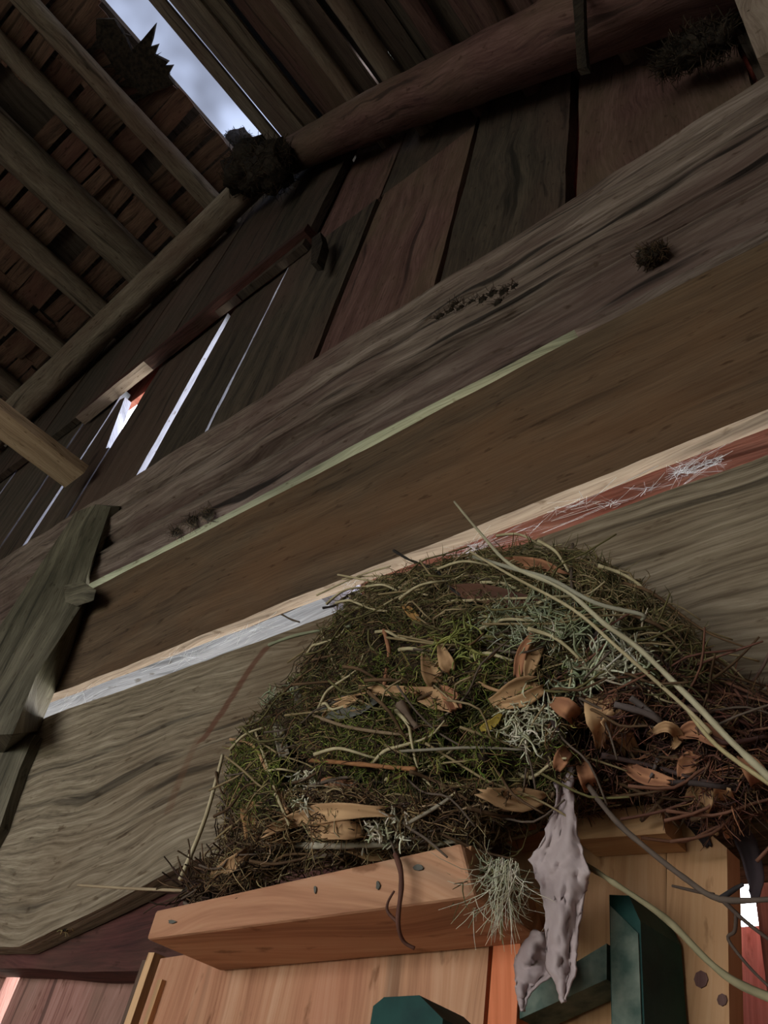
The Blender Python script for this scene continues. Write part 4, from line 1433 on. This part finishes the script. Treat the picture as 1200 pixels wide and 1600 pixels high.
# ================================================================== LOOSE THINGS ABOUT THE NEST
def top(name, lab, cat, o, group=None):
    o.name = name
    tag(rebase(o), lab, cat, group)
    return o


def wpath(*uvy):
    return [W(u, v, y) for u, v, y in uvy]


top('dry_stalk', 'long pale jointed reed stalk bent over the nest and slanting down to the right', 'stalk',
    twig('dry_stalk', wpath((710, 784, -.10), (755, 838, -.17), (800, 884, -.215), (880, 920, -.215), (945, 975, -.21), (1000, 1015, -.2), (1085, 1098, -.19), (1142, 1158, -.19), (1210, 1222, -.19)),
         (.0012, .0018), [(200, 192, 160), (158, 148, 118)], None, knob=.2))
top('dry_stalk', 'thin straw running beside the reed stalk to the nest edge', 'stalk',
    twig('dry_stalk', wpath((735, 862, -.2), (800, 900, -.215), (895, 952, -.215), (965, 1012, -.21), (1065, 1100, -.19), (1110, 1145, -.19)), (.0009, .0012), STRAW, None))
top('dry_stalk', 'thin yellow straw below the reed stalk, crossing the right edge', 'stalk',
    twig('dry_stalk', wpath((1075, 1110, -.185), (1120, 1165, -.185), (1210, 1230, -.185)), (.0012, .0012), [(190, 176, 130), (150, 134, 96)], None))
top('dry_stalk', 'grey flattened stalk lying across the nest top beside the reed', 'stalk',
    twig('dry_stalk', wpath((740, 870, -.19), (800, 888, -.215), (860, 905, -.218), (930, 942, -.215), (1002, 960, -.205), (1003, 968, -.2)), (.0015, .0012), [(172, 166, 144), (130, 124, 104)], None))
top('dry_stalk', 'pale flat straw leaning against the wall plank left of the nest', 'stalk',
    twig('dry_stalk', wpath((348, 1180, -.14), (322, 1275, -.155), (282, 1374, -.17)), (.0017, .0021), [(216, 202, 164), (180, 162, 126)], None))
top('dry_stalk', 'short straw lying across the dark sill left of the cupboard', 'stalk',
    twig('dry_stalk', wpath((122, 1383, -.05), (200, 1388, -.1), (300, 1392, -.15)), (.0016, .0014), [(180, 160, 130), (140, 116, 90)], None))
top('green_twig', 'long green-grey twig hanging from the rag past the green paling', 'twig',
    twig('green_twig', wpath((905, 1345, -.16), (960, 1380, -.17), (1040, 1435, -.18), (1105, 1500, -.185), (1150, 1535, -.19), (1210, 1562, -.19)), (.0013, .0019), [(156, 146, 112), (108, 100, 74)], None, knob=.3))
br = empty('brown_twig', W(890, 1190, -.17))
b0 = twig('stem', wpath((885, 1178, -.16), (915, 1222, -.175), (960, 1280, -.185), (1010, 1325, -.185), (1070, 1372, -.185), (1125, 1405, -.185), (1210, 1405, -.185)), (.0016, .0013), [(112, 96, 84), (78, 66, 58)], None, knob=.3)
b1 = twig('side_shoot', wpath((1115, 1398, -.185), (1085, 1392, -.18), (1050, 1384, -.18)), (.0010, .0006), [(90, 74, 64), (70, 58, 50)], None)
b2 = twig('side_shoot', wpath((1128, 1406, -.185), (1165, 1440, -.185), (1215, 1478, -.185)), (.0011, .0007), [(90, 74, 64), (70, 58, 50)], None)
b3 = twig('side_shoot', wpath((1150, 1430, -.185), (1148, 1455, -.182), (1138, 1468, -.18), (1170, 1510, -.18), (1205, 1545, -.18)), (.0009, .0006), [(90, 74, 64), (70, 58, 50)], None)
b4 = twig('side_shoot', wpath((1125, 1405, -.185), (1150, 1388, -.183), (1162, 1382, -.183)), (.0014, .0007), [(60, 54, 54), (44, 40, 40)], None)
for o in (b0, b1, b2, b3, b4):
    o.parent = br; o.matrix_parent_inverse = Matrix.Translation(-Vector(br.location))
tag(br, 'dark brown branched twig crossing the bright gap right of the cupboard', 'twig')
rt = empty('rootlet', W(622, 1335, -.205))
r0_ = twig('stem', wpath((618, 1335, -.207), (626, 1360, -.21), (627, 1390, -.21), (622, 1440, -.208), (630, 1470, -.2), (648, 1482, -.195)), (.0018, .0012), [(110, 74, 60), (78, 52, 44)], None, knob=.3)
r1_ = twig('side_shoot', wpath((620, 1440, -.208), (606, 1425, -.209), (606, 1410, -.21), (616, 1392, -.21)), (.0010, .0006), [(110, 74, 60), (78, 52, 44)], None)
for o in (r0_, r1_):
    o.parent = rt; o.matrix_parent_inverse = Matrix.Translation(-Vector(rt.location))
tag(rt, 'curved brown rootlet hanging down over the front batten', 'rootlet')


# --- torn grey rag hanging out of the nest
def rag():
    rows = [(1192, 868, 888), (1205, 862, 896), (1222, 864, 897), (1240, 872, 893), (1262, 866, 898), (1290, 855, 903), (1318, 842, 906), (1342, 826, 914), (1362, 832, 922), (1385, 842, 918),
            (1415, 853, 914), (1450, 854, 906), (1485, 852, 903), (1515, 856, 902), (1540, 868, 894), (1565, 878, 884)]
    rows2 = [(1455, 838, 860), (1475, 818, 866), (1500, 806, 872), (1525, 806, 868), (1545, 808, 836), (1560, 812, 826), (1578, 816, 821)]
    bm = bmesh.new()

    def sheet(rw, y, k, NV, sd):
        G = []
        for i in range((len(rw) - 1) * k + 1):
            a_, f_ = divmod(i, k)
            f_ /= k
            r0, r1 = rw[min(a_, len(rw) - 1)], rw[min(a_ + 1, len(rw) - 1)]
            v, ua, ub = [r0[q] * (1 - f_) + r1[q] * f_ for q in range(3)]
            ua += 5 * noise.noise(Vector((v * .045, sd, 1))) + 3 * noise.noise(Vector((v * .13, sd, 2)))
            ub += 5 * noise.noise(Vector((v * .045, sd, 3))) + 3 * noise.noise(Vector((v * .13, sd, 4)))
            r_ = []
            for j in range(NV + 1):
                u = ua + (ub - ua) * j / NV
                q = Vector((u * .03 + v * .01, v * .014, sd))
                fold = .010 * (abs(noise.noise(q)) - .25) + .005 * abs(noise.noise(q * 2.7 + Vector((7, 3, 0)))) + .0022 * noise.noise(q * 7)
                fold += .0025 * math.sin(j / NV * 7 + v * .012)
                r_.append(bm.verts.new(W(u, v + 4 * noise.noise(Vector((u * .08, sd, v * .02))), y - fold)))
            G.append(r_)
        for i in range(len(G) - 1):
            for j in range(NV):
                bm.faces.new([G[i][j], G[i][j + 1], G[i + 1][j + 1], G[i + 1][j]])
    sheet(rows, -.176, 4, 18, 2.3)
    sheet(rows2, -.156, 5, 12, 8.1)
    for f in bm.faces:
        f.smooth = True
    me = bpy.data.meshes.new('rag'); bm.to_mesh(me); bm.free()
    o = link('rag', me, M['rag'])
    sd = o.modifiers.new('solid', 'SOLIDIFY'); sd.thickness = .001
    return o


tag(rebase(rag()), 'torn grey-lilac plastic rag hanging out of the nest in front of the cupboard', 'rag')


# --- cobwebs in the slit
def web(name, lab, u0, u1, vf, y0, y1, n, seed, h, nodes=8):
    r_ = random.Random(seed)
    its = []
    ctr = [(r_.uniform(u0, u1), r_.uniform(.1, .7), r_.uniform(y0, y1)) for _ in range(nodes)]
    for _ in range(n):
        cu, cf, cy = r_.choice(ctr)
        a_ = r_.uniform(0, 6.283)
        l_ = r_.expovariate(1 / 22.0) + 5
        ub, vb = cu + l_ * math.cos(a_) * 1.6, vf(cu) - h * cf - l_ * .7 * math.sin(a_) - (l_ * math.cos(a_)) * .6
        lo, hi = vf(ub) + 2, vf(ub) - h
        vb = max(hi, min(lo, vb))
        if ub > u1 + 12 or ub < u0 - 12:
            continue
        a = W(cu + r_.gauss(0, 4), vf(cu) - h * cf + r_.gauss(0, 3), cy)
        b = W(ub, vb, max(y0, min(y1, cy + r_.uniform(-.012, .012))))
        mid = (a + b) / 2 + Vector((0, 0, -.0015 * r_.random()))
        its.append(([a, mid, b], .00010 if r_.random() < .75 else .0002, (.8, .8, .85)))
    return tag(rebase(strands(name, its, M['strand'], None, 3)), lab, 'cobweb')


web('cobweb', 'white cobweb in the slit above the nest, over the red board', 650, 1050, lambda u: 905 - (u - 650) * .375, .004, .05, 170, 1, 42, 12)
web('cobweb', 'white cobweb at the left end of the slit, beside the post', 90, 560, lambda u: 1120 - (u - 90) * .40, .004, .02, 110, 2, 42, 9)
web('cobweb', 'dense cobweb bundle in the slit near the right edge', 1050, 1135, lambda u: 758 - (u - 1060) * .35, .003, .03, 130, 3, 38, 5)


# --- dark old litter caught at the ridge, on the rafter and on the beam
def clump(name, lab, pts_, rad, cols, n, ln, srad, cat, seed, core=True):
    r_ = random.Random(seed)
    base = empty(name, pts_[0])
    for c_, R_ in zip(pts_, rad):
        if core:
            bm = bmesh.new()
            bmesh.ops.create_icosphere(bm, subdivisions=3, radius=R_)
            for v_ in bm.verts:
                v_.co *= 1 + .45 * noise.noise(v_.co * (2.5 / R_) + Vector((seed, 0, 0)))
                v_.co.y *= .8
                v_.co += c_
            me = bpy.data.meshes.new('litter'); bm.to_mesh(me); bm.free()
            o = link('litter', me, M['dark'], None, True)
            o.parent = base; o.matrix_parent_inverse = Matrix.Translation(-Vector(base.location))
    its = []
    for _ in range(n):
        k_ = r_.randrange(len(pts_))
        d = Vector((r_.gauss(0, 1), r_.gauss(0, 1), r_.gauss(0, 1))).normalized()
        p = pts_[k_] + Vector((d.x, d.y * .8, d.z)) * rad[k_] * r_.uniform(.7, 1.1)
        its.append((strand_path(p, d, ln * r_.uniform(.5, 1.4), 5, .3, .3, rs=r_), srad, jit(r_.choice(cols), .3)))
    o = strands('fibres', its, M['strand'], None, 3)
    o['kind'] = 'stuff'
    o.parent = base; o.matrix_parent_inverse = Matrix.Translation(-Vector(base.location))
    return tag(base, lab, cat)


DK = [(60, 48, 38), (44, 36, 30), (80, 64, 50)]
clump('litter_clump', 'dark ragged clump of old litter where the rafters meet below the sky slot', [W(392, 262, -.16), W(370, 232, -.16), W(425, 262, -.14), W(355, 268, -.16)], [.13, .11, .11, .08], DK, 2600, .05, .0014, 'litter', 1)
clump('litter_clump', 'black hair-like clump of litter beneath the rafter in the upper right corner', [W(1085, 75, -.03), W(1120, 60, -.03), W(1050, 92, -.02)], [.035, .03, .03], DK, 1200, .028, .0008, 'litter', 2)
clump('litter_clump', 'small brown tuft of litter stuck on the beam towards the right edge', [W(1012, 400, -.012), W(1028, 393, -.012)], [.014, .011], [(96, 76, 56), (70, 54, 40)], 420, .012, .0005, 'litter', 3)
clump('litter_clump', 'flat dark smear of litter clinging to the middle of the beam', [W(u, v, -.004) for u, v in ((690, 498), (705, 490), (722, 486), (740, 476), (757, 472), (773, 462), (790, 458), (806, 450), (712, 478), (780, 474))], [.012, .011, .012, .011, .012, .012, .011, .009, .009, .009], [(76, 60, 46), (56, 44, 34)], 600, .013, .0005, 'litter', 4)
clump('litter_clump', 'little brown tuft hanging at the lower edge of the beam near the post', [W(300, 815, -.006), W(325, 805, -.006), W(275, 832, -.004)], [.012, .012, .01], [(84, 68, 52), (60, 48, 38)], 240, .02, .0005, 'litter', 5)
clump('litter_clump', 'pale tuft of fluff on the dark sill left of the cupboard', [W(103, 1450, .01), W(112, 1440, .01)], [.005, .005], [(180, 160, 110), (150, 126, 84)], 80, .008, .0005, 'litter', 6)
clump('litter_clump', 'brown heap of crumbs and rootlets left of the nest on the batten', [W(330, 1385, -.16), W(375, 1372, -.17), W(300, 1392, -.15)], [.010, .010, .008], [(100, 78, 58), (70, 52, 40)], 260, .03, .0007, 'litter', 7)
